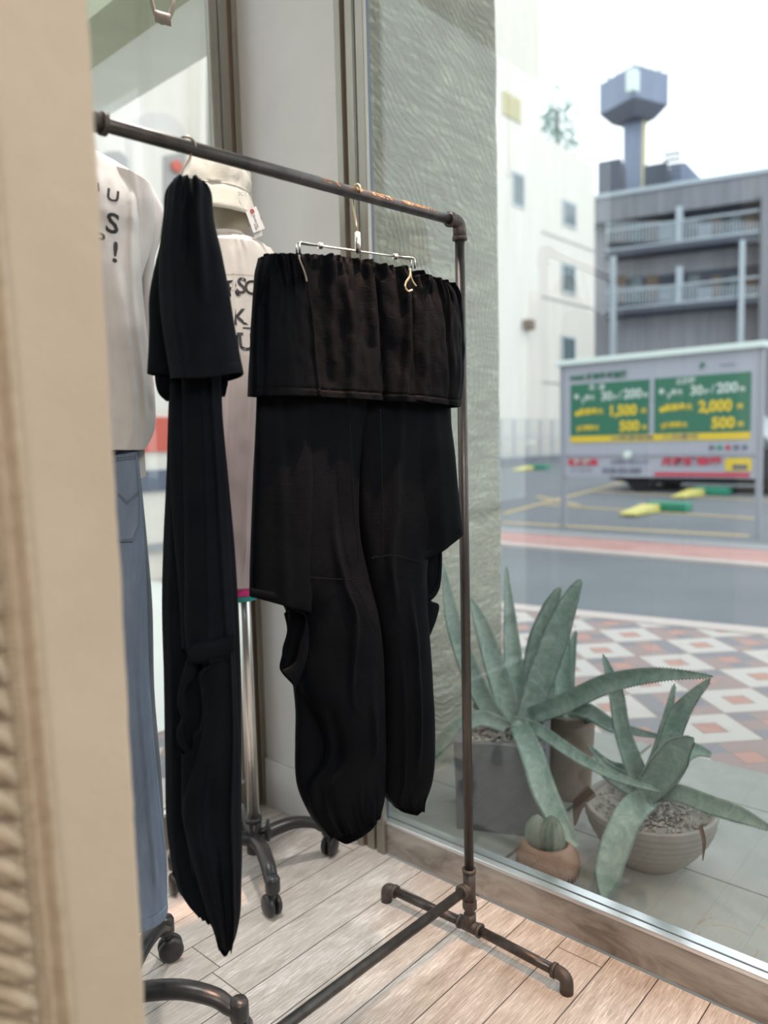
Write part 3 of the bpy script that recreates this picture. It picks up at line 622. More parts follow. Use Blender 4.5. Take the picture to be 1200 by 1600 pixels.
def clip_hanger(name, label, P, s, hookpix, barz, half, cliptop, m2='chrome', drop=.075):
    """wire trouser hanger: hook over the rail, ferrule, bar with sliding clips"""
    P = V(P); s = V(s).normalized(); n = V((s.y, -s.x, 0)); t = thing(name, label, 'clothes hanger', (P.x, P.y, barz))
    r = .0019
    top = V((P.x, P.y, 1.615)); Rk = .0142
    pts = []
    for i in range(17):
        a = math.radians(200-i*(230/16)); pts.append(top+n*math.cos(a)*Rk*-1+V((0, 0, math.sin(a)*Rk)))
    low = V((P.x, P.y, barz+.03)); pts += [pts[-1].lerp(low, .3)+n*-.002, pts[-1].lerp(low, .62), low]
    MB().tube(pts, r*.9, 10).build('hook', m2, t, smooth=True)
    b = V((P.x, P.y, barz)); MB().tube([b+V((0, 0, -.004)), b+V((0, 0, .034))], .0058, 20).build('ferrule', 'chrome', t, smooth=True)
    MB().tube([b-s*half, b+s*half], r, 10).build('bar', 'chrome', t, smooth=True)
    for k, sg in enumerate((-1, 1)):
        for off in (-.005, .007):
            e = b+s*sg*half+n*off
            MB().tube(fillet([b+s*sg*(half-.04)+n*off*.3, e, e-V((0, 0, drop))], .006), r, 10).build('clip_wire', 'chrome', t, smooth=True)
        MB().torus(b+s*sg*(half-.044), .004, .0022, s, 18, 8).torus(b+s*sg*(half-.044)+s*.004, .004, .0022, s, 18, 8).build('slider', 'chrome', t, smooth=True)
    return t, b, s, n
th, bb, hs, hn = clip_hanger('clip_hanger', 'silver wire clip hanger holding the black trousers nearest the rack post', (1.065, 1.001, 0), SDIR, None, 1.508, .127, None, 'brass', .02)
# open wire loops of the two clips
def loop_clip(pix, m, r=.0022):
    O = PR+NRM*.085; Q = [onpl(x, y, O, NRM) for x, y in pix]
    MB().tube([catmull(Q, (len(Q)-1)*i/40) for i in range(41)], r, 10).build('clip_loop', m, th, smooth=True)
loop_clip([(641, 420), (640, 432), (634, 442), (633, 449), (638, 455), (644, 453)], 'brass', .002)
loop_clip([(641, 420), (642, 432), (645, 440), (650, 447)], 'brass', .0017)
loop_clip([(467, 398), (468, 407), (472, 417), (476, 428), (479, 440)], 'bronze', .0019)

# ---- left garment: the same trousers hung edge-on
PL = V((.709, 1.029, 1.5)); NL = V((-.567, -.823, 0)).normalized()
def left_trousers():
    t = thing('balloon_trousers', 'black balloon trousers seen from the side, hanging edge-on in the rack middle', 'trousers', (PL.x, PL.y, 1.45))
    a = (PL, NL); m = 'black2'
    strip('folded_waist', [((268, 290), (321, 293)), ((259, 305), (330, 306)), ((256, 340), (333, 345)), ((250, 395), (345, 398)), ((250, 460), (357, 460)), ((256, 520), (367, 522)), ((268, 594), (379, 586))], m, t, *a,
          depth=lambda v: .03+.045*v, t0=.01, folds=[dict(w=(.75, .55), s=.10, a=.010, v=(-1, .75)), dict(w=(.55, .3), s=.08, a=-.008, v=(-1, .6)), dict(w=(.25, .2), s=.1, a=.006)]+gathers(9, 11, .1, .4, .007, .05), wrinkle=.006, wsc=12, hem=.945, NR=110, NC=200, bow=(.005, -.006), ruff=((0, .05, .002, 11),), solid=.002, seed=21)
    strip('folded_waist', [((252, 380), (300, 380)), ((240, 430), (300, 430)), ((234, 470), (300, 470)), ((234, 520), (300, 520)), ((231, 584), (300, 592))], m, t, *a, depth=.03, t0=-.05, wrinkle=.002, wsc=12, NR=60, NC=60, solid=.002, seed=22)
    strip('waist_ruffle', [((243, 584), (276, 584)), ((244, 600), (276, 600)), ((249, 616), (275, 618)), ((260, 626), (274, 624))], m, t, *a, depth=.016, t0=-.045, wrinkle=.002, wsc=40, NR=30, NC=80, ruff=((.5, 1.5, .003, 9),), solid=.002, seed=23)
    strip('waist_ruffle', [((328, 580), (356, 582)), ((328, 600), (355, 600)), ((328, 618), (351, 619))], m, t, *a, depth=.016, t0=-.03, wrinkle=.002, wsc=40, NR=30, NC=80, ruff=((.5, 1.5, .003, 8),), solid=.002, seed=24)
    strip('leg', [((266, 570), (345, 570)), ((263, 640), (347, 640)), ((260, 740), (358, 760)), ((255, 850), (367, 860)), ((253, 950), (372, 950)), ((256, 1060), (376, 1060)), ((258, 1180), (377, 1180)), ((261, 1290), (377, 1290)), ((276, 1372), (376, 1375)), ((300, 1402), (372, 1430))], m, t, *a,
          depth=lambda v: .03+.03*v, t0=-.04, folds=[dict(w=(.9, .85), s=.05, a=.006), dict(w=(.12, .1), s=.05, a=.005)], wrinkle=.003, wsc=8, NR=120, NC=90, ruff=((1, .05, .004, 10),), seed=25)
    strip('leg', [((318, 1030), (366, 1005)), ((316, 1060), (369, 1060)), ((316, 1120), (372, 1120)), ((300, 1185), (375, 1180)), ((284, 1255), (377, 1255)), ((296, 1320), (378, 1320)), ((309, 1370), (377, 1370)), ((322, 1415), (376, 1412)), ((334, 1450), (371, 1444)), ((339, 1470), (366, 1462))], m, t, *a,
          depth=lambda v: .03+.02*math.sin(PI*v), t0=.012, folds=[dict(w=(.85, .75), s=.06, a=.010, k='ridge'), dict(w=(.2, .5), s=.10, a=.008, v=(.3, 1)), dict(w=(.62, .45), s=.05, a=-.008, v=(.5, 1))]+gathers(7, 10, .06, .25, .006, .06, 1), wrinkle=.004, wsc=9, NR=110, NC=140, ruff=((1, .05, .002, 9),), seed=26)
    strip('elastic_cuff', [((334, 1452), (371, 1446)), ((338, 1468), (367, 1462)), ((343, 1480), (360, 1476)), ((348, 1485), (355, 1483))], m, t, *a, depth=.018, t0=.012, wrinkle=.001, NR=16, NC=110, ruff=((.4, 1.5, .003, 11),), seed=27)
    strip('elastic_cuff', [((270, 1362), (318, 1402)), ((282, 1388), (322, 1420)), ((303, 1408), (330, 1436))], m, t, *a, depth=.018, t0=-.03, wrinkle=.001, NR=16, NC=90, ruff=((.5, 1.5, .003, 9),), seed=28)
    strip('side_flap', [((284, 570), (344, 570)), ((286, 660), (347, 650)), ((287, 760), (354, 760)), ((289, 860), (359, 860)), ((289, 930), (363, 935)), ((290, 985), (366, 985)), ((296, 1032), (365, 1020))], m, t, *a, depth=lambda v: .022+.012*v, t0=.016,
          folds=[dict(w=(.55, .45), s=.05, a=.004), dict(w=(.75, .85), s=.06, a=.005)], wrinkle=.0025, wsc=9, NR=100, NC=90, solid=.002, seed=29)
    strip('side_flap', [((266, 600), (300, 600)), ((265, 700), (300, 700)), ((270, 820), (300, 820)), ((280, 930), (300, 930)), ((284, 1010), (300, 1010))], m, t, *a, depth=.02, t0=.0, wrinkle=.002, wsc=9, NR=60, NC=60, seed=33)
    band('flap_hem', [(290, 1014), (310, 1004), (335, 1000), (366, 990)], [(296, 1034), (318, 1034), (340, 1028), (366, 1018)], m, t, *a, t0=.052, th=.0022)
    strip('opening_back', [((292, 1022), (335, 1022)), ((284, 1070), (335, 1070)), ((279, 1105), (335, 1105)), ((286, 1125), (335, 1125)), ((279, 1145), (335, 1145)), ((286, 1168), (335, 1168)), ((292, 1190), (335, 1190))], m, t, *a, depth=.004, t0=-.004, wrinkle=.002, wsc=30, NR=50, NC=30, seed=30)
    band('opening_rim', [(296, 1020), (284, 1060), (278, 1098), (285, 1122), (277, 1142), (283, 1165), (298, 1180), (312, 1170), (317, 1140)], [(309, 1032), (302, 1058), (289, 1078), (291, 1120), (285, 1145), (289, 1160), (298, 1172), (303, 1160), (303, 1145)], m, t, *a, t0=.03, th=.003)
    seam('opening_edge', [(330, 1030), (328, 1042), (313, 1054), (316, 1085), (317, 1115), (314, 1135), (304, 1150)], m, t, *a, t0=.055, r=.0018)
    strip('leg', [((283, 1175), (316, 1160)), ((284, 1210), (312, 1200)), ((284, 1260), (300, 1250)), ((290, 1300), (315, 1330)), ((300, 1360), (330, 1400))], m, t, *a, depth=.016, t0=.02, wrinkle=.003, wsc=14, NR=60, NC=60, seed=31)
    strip('inner_waistband', [((272, 287), (318, 290)), ((266, 300), (322, 302)), ((262, 320), (325, 320))], m, t, *a, depth=.016, wrinkle=.002, NR=16, NC=90, ruff=((0, .8, .003, 9),), seed=32)
left_trousers()
def left_hanger():
    t = thing('clip_hanger', 'bronze wire hanger with the edge-on black trousers, left on the rail', 'clothes hanger', (.709, 1.029, 1.6))
    O = V((.709, 1.029, 1.615)); n = NL; s = V((.823, -.567, 0)); axis = V((.2, .98, 0)).normalized(); axis = V((.05, 1, 0)).normalized()
    Rk = .0148; top = RAILA+RDIR*((RAILA.x-.712)); top.z = 1.612; pts = []
    for i in range(17):
        a = math.radians(215-i*(225/16)); pts.append(top-V((.25, -.97, 0))*0+(V((.72, -.69, 0))*(-math.cos(a))*-Rk)+V((0, 0, math.sin(a)*Rk)))
    q = [onpl(x, y, top, n) for x, y in ((301, 232), (296, 249), (284, 266), (280, 280), (281, 296))]
    pts += q; MB().tube(pts, .0017, 10).build('hook', 'bronze', t, smooth=True)
    b = q[-1]-V((0, 0, .012)); MB().tube([b-V((-.1, .06, 0))*.3, b+V((.04, .06, 0))], .0018, 8).build('bar', 'chrome', t, smooth=True)
left_hanger()

# ================================================================== MANNEQUIN STANDS
def stand(C, angs, R, name, label, poletop, pz=.155):
    C = V((C[0], C[1], 0)); t = thing(name, label, 'mannequin stand', C)
    MB().tube([C+V((0, 0, .06)), C+V((0, 0, pz))], .021, 24).tube([C+V((0, 0, pz-.008)), C+V((0, 0, pz+.002))], .023, 24).build('hub', 'plastic', t, smooth=True)
    MB().tube([C+V((0, 0, pz-.02)), C+V((0, 0, poletop))], .0165, 24).build('pole', 'chrome', t, smooth=True)
    k = V((math.cos(angs[0]+.75), math.sin(angs[0]+.75), 0))
    MB().tube([C+V((0, 0, pz-.03))+k*.018, C+V((0, 0, pz-.03))+k*.045], .006, 10).tube([C+V((0, 0, pz-.055))+k*.046, C+V((0, 0, pz-.03))+k*.044, C+V((0, 0, pz+.005))+k*.046], [.004, .009, .004], 10).build('clamp_knob', 'plastic', t, smooth=True)
    for a in angs:
        d = V((math.cos(a), math.sin(a), 0)); z = V((0, 0, 1)); pts = [C+d*.012+z*.098, C+d*.06+z*.112, C+d*R*.55+z*.118, C+d*R*.8+z*.106, C+d*R*.92+z*.088, C+d*R+z*.082]
        q = [catmull(pts, (len(pts)-1)*i/24) for i in range(25)]
        MB().tube(q, [.0225-.006*i/24 for i in range(25)], 8, flat=.8).build('leg', 'plastic', t, smooth=True)
        e = C+d*R
        MB().lathe([(.004, .062), (.017, .064), (.0185, .068), (.0185, .096), (.015, .103), (.0, .105)], e, 24).build('caster_housing', 'plastic', t, smooth=True)
        ax = V((-d.y, d.x, 0)); ax = (ax*math.cos(a*1.7)+d*math.sin(a*1.7)).normalized(); wob = V((ax.y, -ax.x, 0))*.008
        cs = MB()
        cs.tube([e+wob*.4+z*.030, e+z*.064], .009, 12); cs.build('caster_fork', 'plastic', t, smooth=True)
        for sg in (-1, 1):
            MB().lathe([(.0, .004), (.024, .004), (.0275, .007), (.0275, .013), (.022, .018), (.008, .020), (0, .020)], e+wob+z*.0277, 28, ax*sg).build('caster_wheel', 'plastic', t, smooth=True)
    return t
import itertools
def ang(c, p): return math.atan2(p[1]-c[1], p[0]-c[0])
C2 = (1.209, 1.578); a0 = ang(C2, (1.119, 1.398))
st2 = stand(C2, [a0+PI/2*i for i in range(4)], .207, 'mannequin', 'cream mannequin in bucket hat and pink-hemmed tee on a chrome wheeled stand', 1.05)
C1 = (.667, 1.315); a1 = ang(C1, (.86, 1.456))
st1 = stand(C1, [a1, ang(C1, (.81, 1.12)), a1+PI, ang(C1, (.81, 1.12))+PI], .238, 'mannequin', 'mannequin in white tee and blue jeans, mostly behind the beige partition', .95)

# bodies (mostly hidden by the clothes)
def body(t, C, z0, z1, hat):
    C = V((C[0], C[1], 0)); d = V((-C.x, -C.y, 0)).normalized(); s = V((-d.y, d.x, 0)); rows = []
    prof = [(0, .10, .075), (.10, .135, .09), (.25, .13, .085), (.36, .11, .075), (.52, .14, .09), (.66, .155, .085), (.72, .13, .06), (.755, .05, .045), (.84, .043, .043), (.87, .050, .06), (.94, .065, .08), (1.02, .055, .07), (1.06, .02, .03)]
    for h, wx, dy in prof:
        z = z0+(z1-z0)*h/1.06
        rows.append([C+s*wx*.7*math.cos(a)+d*dy*.55*math.sin(a)+V((0, 0, z)) for a in [2*PI*j/32 for j in range(32)]])
    MB().grid(rows, True).build('body_form', 'linen', t, smooth=True)
body(st2, (1.215, 1.572), 1.0, 1.83, True); body(st1, (.650, 1.29), .92, 1.70, False)
def plane_for(C): d = V((-C[0], -C[1], 0)).normalized(); return d
N2 = plane_for(C2); P2 = V((C2[0], C2[1], 1.5)); N1 = plane_for(C1); P1 = V((C1[0], C1[1], 1.3))

# tee on the hat mannequin
def tee_two():
    t = thing('tee_shirt', 'cream tee fading to pink with magenta and teal hem, on the hat mannequin', 't-shirt', P2)
    o = strip('shirt_body', [((325, 371), (384, 373)), ((316, 380), (404, 384)), ((306, 396), (424, 404)), ((304, 440), (432, 445)), ((304, 520), (430, 520)), ((300, 620), (424, 620)), ((300, 740), (416, 740)), ((308, 840), (410, 845)), ((312, 908), (403, 910))], 'tee2', t, P2, N2,
              depth=lambda v: .05+.06*min(1, v*5), folds=[dict(w=(.45, .5), s=.03, a=.008, v=(.25, .8)), dict(w=(.62, .7), s=.025, a=.006, v=(-1, .35)), dict(w=(.75, .85), s=.02, a=.005, v=(-1, .25)), dict(w=(.55, .6), s=.03, a=.005, v=(-1, .4)), dict(w=(.8, .72), s=.04, a=.006, v=(.4, 1))], wrinkle=.006, wsc=10, NR=110, NC=120, power=.5, solid=.0015, seed=41, bow=(.0, 0))
    strip('sleeve', [((404, 388), (424, 392)), ((408, 410), (440, 420)), ((412, 450), (446, 450)), ((416, 500), (448, 500))], 'tee2', t, P2, N2, depth=.035, t0=.0, wrinkle=.003, NR=30, NC=50, solid=.0015, seed=42)
    strip('collar', [((330, 366), (380, 368)), ((327, 371), (386, 374)), ((324, 377), (392, 382))], 'tee2', t, P2, N2, depth=.056, wrinkle=.001, NR=10, NC=60, power=.5, seed=43)
    strip('hem_band', [((312, 908), (402, 910)), ((313, 920), (402, 921))], 'pink', t, P2, N2, depth=.108, wrinkle=.001, NR=8, NC=60, power=.5, solid=.0015, seed=44)
    strip('hem_band', [((313, 919), (402, 919)), ((315, 930), (402, 929))], 'teal', t, P2, N2, depth=.104, wrinkle=.001, NR=8, NC=60, power=.5, solid=.0015, seed=45)
    return t, o
def bvh(o):
    me = o.data; return BVHTree.FromPolygons([v.co for v in me.vertices], [tuple(p.vertices) for p in me.polygons])
def print_text(name, s, px, py, hpx, t, tree, P, n, m, bold=.0, sx=1.0, tilt=0):
    """letters printed on the cloth: laid on the surface"""
    n = V(n).normalized(); c = onpl(px, py, P, n); c1 = onpl(px, py-hpx, P, n); size = (c1-c).length*1.38
    right = V((-n.y, n.x, 0)); up = V((0, 0, 1)); vs, fs = text(s, size, 0, 'CENTER', bold*size); out = []
    # subdivide is unnecessary: letters are small against the folds
    for q in vs:
        x, y = q.x*sx, q.y; x, y = x*math.cos(tilt)-y*math.sin(tilt), x*math.sin(tilt)+y*math.cos(tilt)
        p = c+right*x+up*y; h = tree.ray_cast(p+n*.4, -n)
        out.append((h[0] if h[0] else p)+n*.0015)
    return MB().add(out, fs).build(name, m, t)
t2, b2o = tee_two(); tr = bvh(b2o)
for s, x, y, h, tl in (('R', 364, 466, 24, .1), ('S', 377, 462, 24, -.1), ('C', 391, 464, 22, 0), ('K', 374, 508, 24, .05), ('_', 386, 512, 20, 0), ('I', 398, 505, 24, .05), ('T', 370, 543, 24, 0), ('U', 384, 545, 26, .05)):
    print_text('printed_letter', s, x, y, h, t2, tr, P2, N2, 'print', .018, 1.0, tl)
print_text('printed_line', '................', 372, 442, 8, t2, tr, P2, N2, 'print', 0, 1.2)

# bucket hat with tag
def hat():
    c = onpl(338, 350, P2, N2); ax = V((0, 0, 1)); base = V((c.x, c.y, 1.722))
    t = thing('bucket_hat', 'cream cotton bucket hat on the mannequin head', 'hat', base)
    ax = (V((0, 0, 1))+V((-N2.y, N2.x, 0))*.06+N2*.05).normalized(); a = V((-N2.y, N2.x, 0)); b = ax.cross(a).normalized(); a = b.cross(ax)
    def surf(prof, nm, wr, seed):
        rows = []
        for r, z in prof:
            row = []
            for j in range(120):
                an = 2*PI*j/120; p = base+a*math.cos(an)*r*.94+b*math.sin(an)*r*1.04+ax*z
                q = p*34+V((seed, 0, 0)); rr = wr*(noise.noise(q)+.5*noise.noise(q*2))*min(1, max(.1, r/.05)); row.append(p+(a*math.cos(an)+b*math.sin(an))*rr+ax*rr*.4)
            rows.append(row)
        return MB().grid(rows, True).build(nm, 'hat', t, smooth=True, solid=.0018)
    surf([(.090, .052), (.0905, .060), (.089, .075), (.087, .09), (.083, .105), (.077, .118), (.070, .127), (.06, .133), (.045, .137), (.025, .139), (.004, .140)], 'crown', .0085, 0)
    surf([(.089, .056), (.094, .04), (.099, .022), (.104, .006), (.107, -.006)], 'brim', .002, 3)
    MB().grid([[base+a*math.cos(q)*r*.94+b*math.sin(q)*r*1.04+ax*z for q in [2*PI*j/80 for j in range(80)]] for r, z in ((.091, .051), (.0925, .0535), (.0925, .0555), (.091, .058))], True).build('brim_seam', 'hat', t, smooth=True)
    em = onpl(379, 303, base+N2*.09, N2); put_text('embroidery', 'SCY', .012, em, V((-N2.y, N2.x, 0)), (0, 0, 1), 'printgrey', t)
    # price tag hanging on the brim
    g = thing('price_tag', 'white paper swing tag with red mark hanging from the hat brim', 'price tag', onpl(398, 345, base+N2*.085, N2))
    O = base+N2*.10; q = [onpl(x, y, O, N2) for x, y in ((384, 331), (400, 322), (414, 357), (396, 364))]
    MB().prism(q, -N2*.0007).build('tag_card', 'paper', g)
    q2 = [onpl(x, y, O-N2*.012, N2) for x, y in ((390, 335), (404, 330), (410, 368), (398, 374))]; MB().prism(q2, -N2*.0007).build('tag_card', 'paper', g)
    cc = onpl(394, 330, O, N2); MB().torus(cc+N2*.001, .0035, .0017, N2, 24, 6).build('red_mark', 'redmark', g)
    u_ = (q[0]-q[3]).normalized(); r_ = (q[1]-q[0]).normalized()
    for s_, x, y, z_ in (('Bucket Hat', 400, 346, .0062), ('¥5,500', 399, 354, .0052), ('SCY', 408, 341, .005)):
        put_text('tag_text', s_, z_, onpl(x, y, O+N2*.001, N2), -u_, r_, 'print', g, .0001)
hat()

# white long tee on the partition mannequin
def tee_one():
    t = thing('tee_shirt', 'white long-sleeve tee with black letters beside the beige partition', 't-shirt', P1)
    o = strip('shirt_body', [((10, 226), (214, 283)), ((-10, 262), (222, 306)), ((-14, 320), (222, 340)), ((-10, 420), (219, 430)), ((-6, 520), (227, 520)), ((0, 600), (239, 605)), ((4, 660), (240, 668)), ((40, 694), (224, 703))], 'tee', t, P1, N1,
              depth=lambda v: .05+.055*min(1, v*3), folds=[dict(w=(.93, .9), s=.03, a=.006, v=(.2, .9)), dict(w=(.8, .85), s=.05, a=.005, v=(.4, 1)), dict(w=(.88, .82), s=.02, a=.004, v=(.5, 1))], wrinkle=.010, wsc=13, NR=110, NC=180, power=.5, bow=(.022, -.004), solid=.0015, seed=51)
    strip('sleeve', [((170, 268), (236, 298)), ((175, 310), (240, 318)), ((178, 350), (240, 345)), ((182, 390), (236, 384)), ((190, 430), (224, 424)), ((200, 450), (218, 446))], 'tee', t, P1, N1, depth=.050, t0=.008, wrinkle=.003, wsc=16, NR=50, NC=60, solid=.0015, seed=52, folds=[dict(w=(.5, .6), s=.1, a=.004)])
    strip('sleeve', [((215, 296), (240, 300)), ((220, 330), (254, 332)), ((220, 370), (250, 372)), ((220, 410), (240, 412)), ((221, 470), (238, 470)), ((222, 540), (238, 545)), ((224, 570), (236, 568))], 'tee', t, P1, N1, depth=.025, t0=-.06, wrinkle=.003, wsc=16, NR=60, NC=50, solid=.0015, seed=53)
    return t, o
t1, b1o = tee_one(); tr = bvh(b1o)
for s, x, y, h, tl in (('U', 174, 329, 20, -.15), ('S', 173, 373, 31, -.15), ('P', 155, 398, 20, 0), ('!', 177, 416, 32, -.12), ('l', 153, 318, 14, 0)):
    print_text('printed_letter', s, x, y, h, t1, tr, P1, N1, 'print', .018, 1.0, tl)

def jeans():
    t = thing('jeans', 'faded blue jeans on the partition mannequin below the white tee', 'jeans', P1)
    strip('waist', [((40, 684), (212, 684)), ((40, 700), (214, 700)), ((40, 722), (216, 722))], 'denim_dark', t, P1, N1, depth=.075, wrinkle=.002, NR=16, NC=60, power=.5, seed=61)
    strip('leg', [((90, 702), (214, 704)), ((92, 760), (219, 764)), ((96, 830), (224, 834)), ((104, 930), (228, 934)), ((112, 1040), (231, 1040)), ((124, 1150), (239, 1150)), ((134, 1250), (249, 1250)), ((144, 1340), (258, 1330)), ((152, 1430), (259, 1402))], 'denim', t, P1, N1,
          depth=.07, t0=.01, folds=[dict(w=(.9, .8), s=.04, a=.006, v=(.3, 1)), dict(w=(.97, .95), s=.02, a=-.004, v=(.3, 1))], wrinkle=.004, wsc=9, NR=100, NC=90, power=.5, solid=.002, seed=62)
    strip('leg', [((120, 720), (219, 740)), ((125, 850), (231, 860)), ((130, 950), (238, 950)), ((140, 1080), (241, 1080)), ((150, 1210), (252, 1210)), ((170, 1330), (257, 1330)), ((180, 1390), (257, 1385))], 'denim_grey', t, P1, N1, depth=.05, t0=-.06, wrinkle=.003, wsc=9, NR=70, NC=50, seed=63)
    strip('hem', [((152, 1420), (259, 1394)), ((153, 1431), (260, 1405)), ((154, 1438), (258, 1412))], 'denim', t, P1, N1, depth=.073, t0=.01, wrinkle=.001, NR=8, NC=90, power=.5, ruff=((.5, 1, .0012, 18),), solid=.002, seed=64)
    O = P1+N1*.082
    pk = [(170, 712), (213, 706), (220, 780), (219, 822), (208, 845), (180, 848)]
    q = [onpl(x, y, O, N1) for x, y in pk]; MB().prism(q, N1*-.004).build('back_pocket', 'denim', t, bevel=.001)
    def st(pp, m='thread', r=.0006): MB().tube([onpl(x, y, O+N1*.001, N1) for x, y in pp], r, 6).build('stitching', m, t)
    st([(172, 718), (213, 712)]); st([(172, 722), (213, 716)]); st([(178, 765), (199, 784), (219, 766)]); st([(178, 769), (199, 788), (219, 770)])
    st([(211, 708), (218, 780), (217, 820), (207, 842), (180, 845)])
    for k in range(9): MB().tube([onpl(175+k*4.4, 720.5-k*.6, O+N1*.0015, N1), onpl(176+k*4.4, 712.5-k*.6, O+N1*.0015, N1)], .0005, 5).build('belt_stitch', 'thread', t)
    g = thing('swing_tag', 'blank white swing tag hanging at the jeans side seam', 'price tag', onpl(220, 705, P1, N1))
    q = [onpl(x, y, P1+N1*.03, N1) for x, y in ((212, 700), (226, 699), (228, 744), (221, 748), (217, 742))]; MB().prism(q, N1*-.001).build('tag_card', 'paper', g)
jeans()

# hanging strap loop, top left
def strap():
    O = V((.95, 1.32, 2.0)); n = V((-.58, -.81, 0)).normalized()
    t = thing('strap_loop', 'taupe webbing strap loop with a rolled keeper hanging from above', 'strap', onpl(253, 20, O, n))
    L = [(243, -120), (240, -60), (236, -20), (237, 2), (243, 22), (252, 34), (262, 30), (269, 14), (270, 0), (266, -20), (256, -60), (246, -120)]
    Q = [onpl(x, y, O, n) for x, y in L]
    MB().tube([catmull(Q, (len(Q)-1)*i/90) for i in range(91)], .0055, 10, flat=.6).build('loop', 'leather', t, smooth=True)
    c0 = onpl(242, 25, O, n); c1 = onpl(267, 32, O, n); a_ = (c1-c0).normalized()
    rows = []
    for i in range(46):
        an = i*2*PI/15; r = .0135-.0001*i; up = V((0, 0, 1)); f_ = n
        rows.append([c0.lerp(c1, k)+(up*math.cos(an)*r*.75+f_*math.sin(an)*r*.9) for k in (.0, .25, .5, .75, 1)])
    MB().grid(rows).build('keeper', 'leather', t, smooth=True, solid=.0015)
    top = Q[0].lerp(Q[-1], .5); MB().tube([top, V((top.x, top.y, 2.9))], .003, 8).build('cord', 'leather', t)
strap()

# ================================================================== OUTSIDE: GROUND
struct(MB().box((1.562, -4, -.12), (2.70, 1.59, -.004)).build('terrace', 'tile'))
mb = MB(); mb.prism([(2.70, -6, -.02), (5.95, -6, -.02), (4.40, 2.77, -.02), (3.9, 6.6, -.02), (-8, 6.6, -.02), (-8, 2.001, -.02), (2.70, 2.001, -.02)][::-1], (0, 0, -.1)); struct(mb.build('sidewalk', 'brick'))
struct(MB().box((-8, 2.72, -.03), (3.55, 6.5, -.012)).build('side_street', 'palestreet'))
mb = MB(); mb.prism([(5.95, -6, -.012), (6.13, -6, -.012), (4.56, 2.8, -.012), (4.06, 6.6, -.012), (3.9, 6.6, -.012), (4.40, 2.77, -.012)][::-1], (0, 0, -.12)); struct(mb.build('kerb', 'kerb'))
struct(MB().prism([(-40, 6.6, -.06), (-40, 8.2, -.06), (7.4, 8.2, -.06), (7.4, -14, -.06), (4, -14, -.06), (4, 6.6, -.06)], (0, 0, -.1)).build('road', 'asphalt'))
struct(MB().box((7.38, -14, -.16), (8.3, 40, -.045)).build('far_sidewalk', 'pinkpave')); struct(MB().box((7.25, -14, -.16), (7.40, 40, -.03)).build('far_kerb', 'kerb'))
SL = .0235
LOTN = V((-SL, 0, 1)).normalized(); LOTP = V((8.3, 0, -.045))
struct(MB().hexa([(8.3, -20, -.4), (60, -20, -.4), (60, 60, -.4), (8.3, 60, -.4), (8.3, -20, -.045), (60, -20, -.045+51.7*SL), (60, 60, -.045+51.7*SL), (8.3, 60, -.045)]).build('parking_lot', 'asphalt'))
lot = bpy.data.objects['parking_lot']
def lot_line(a, b, wd=.12):
    A = onpl(a[0], a[1], LOTP, LOTN); B = onpl(b[0], b[1], LOTP, LOTN); d = (B-A).normalized(); s = LOTN.cross(d)*wd/2; z = LOTN*.004
    MB().prism([A-s+z, B-s+z, B+s+z, A+s+z], z).build('bay_line', 'line', lot)
for a, b in (((786, 803), (980, 752)), ((786, 817), (1170, 838)), ((850, 789), (1185, 811)), ((930, 768), (1200, 783)), ((838, 776), (905, 790))): lot_line(a, b)
struct(MB().box((8.3, -20, -.16), (8.65, 60, -.035)).build('gutter', 'gutter'))

# stucco pier beyond the right-hand glass, with wavy outer arris
def stucco():
    n = 120; rows = []
    for i in range(n+1):
        z = -.01+3.61*i/n; e = 2.458+.008*noise.noise(V((1, 0, z*5)))+.005*noise.noise(V((3, 0, z*17)))
        rows.append([(1.56, 1.59, z), (e-.02, 1.59, z), (e-.004, 1.594, z), (e, 1.605, z), (e, 1.925, z), (1.56, 1.925, z)])
    mb = MB().grid(rows, True); mb.add(rows[-1], [tuple(range(6))]); return mb.build('wall_outer', 'stucco')
struct(stucco())
# added overhang above the terrace, then the canopy over the rear pavement
struct(MB().box((1.565, -4, 3.3), (2.6, 2.0, 3.5)).build('shade_canopy', 'soffit'))  # out of view, added to shade the upper stucco pier and the terrace
struct(MB().box((1.62, 2.02, 2.7), (1.93, 7, 2.95)).build('canopy_soffit', 'soffit'))
struct(MB().box((1.44, 2.02, 2.66), (1.62, 7, 2.98)).build('canopy_beam', 'soffit2'))

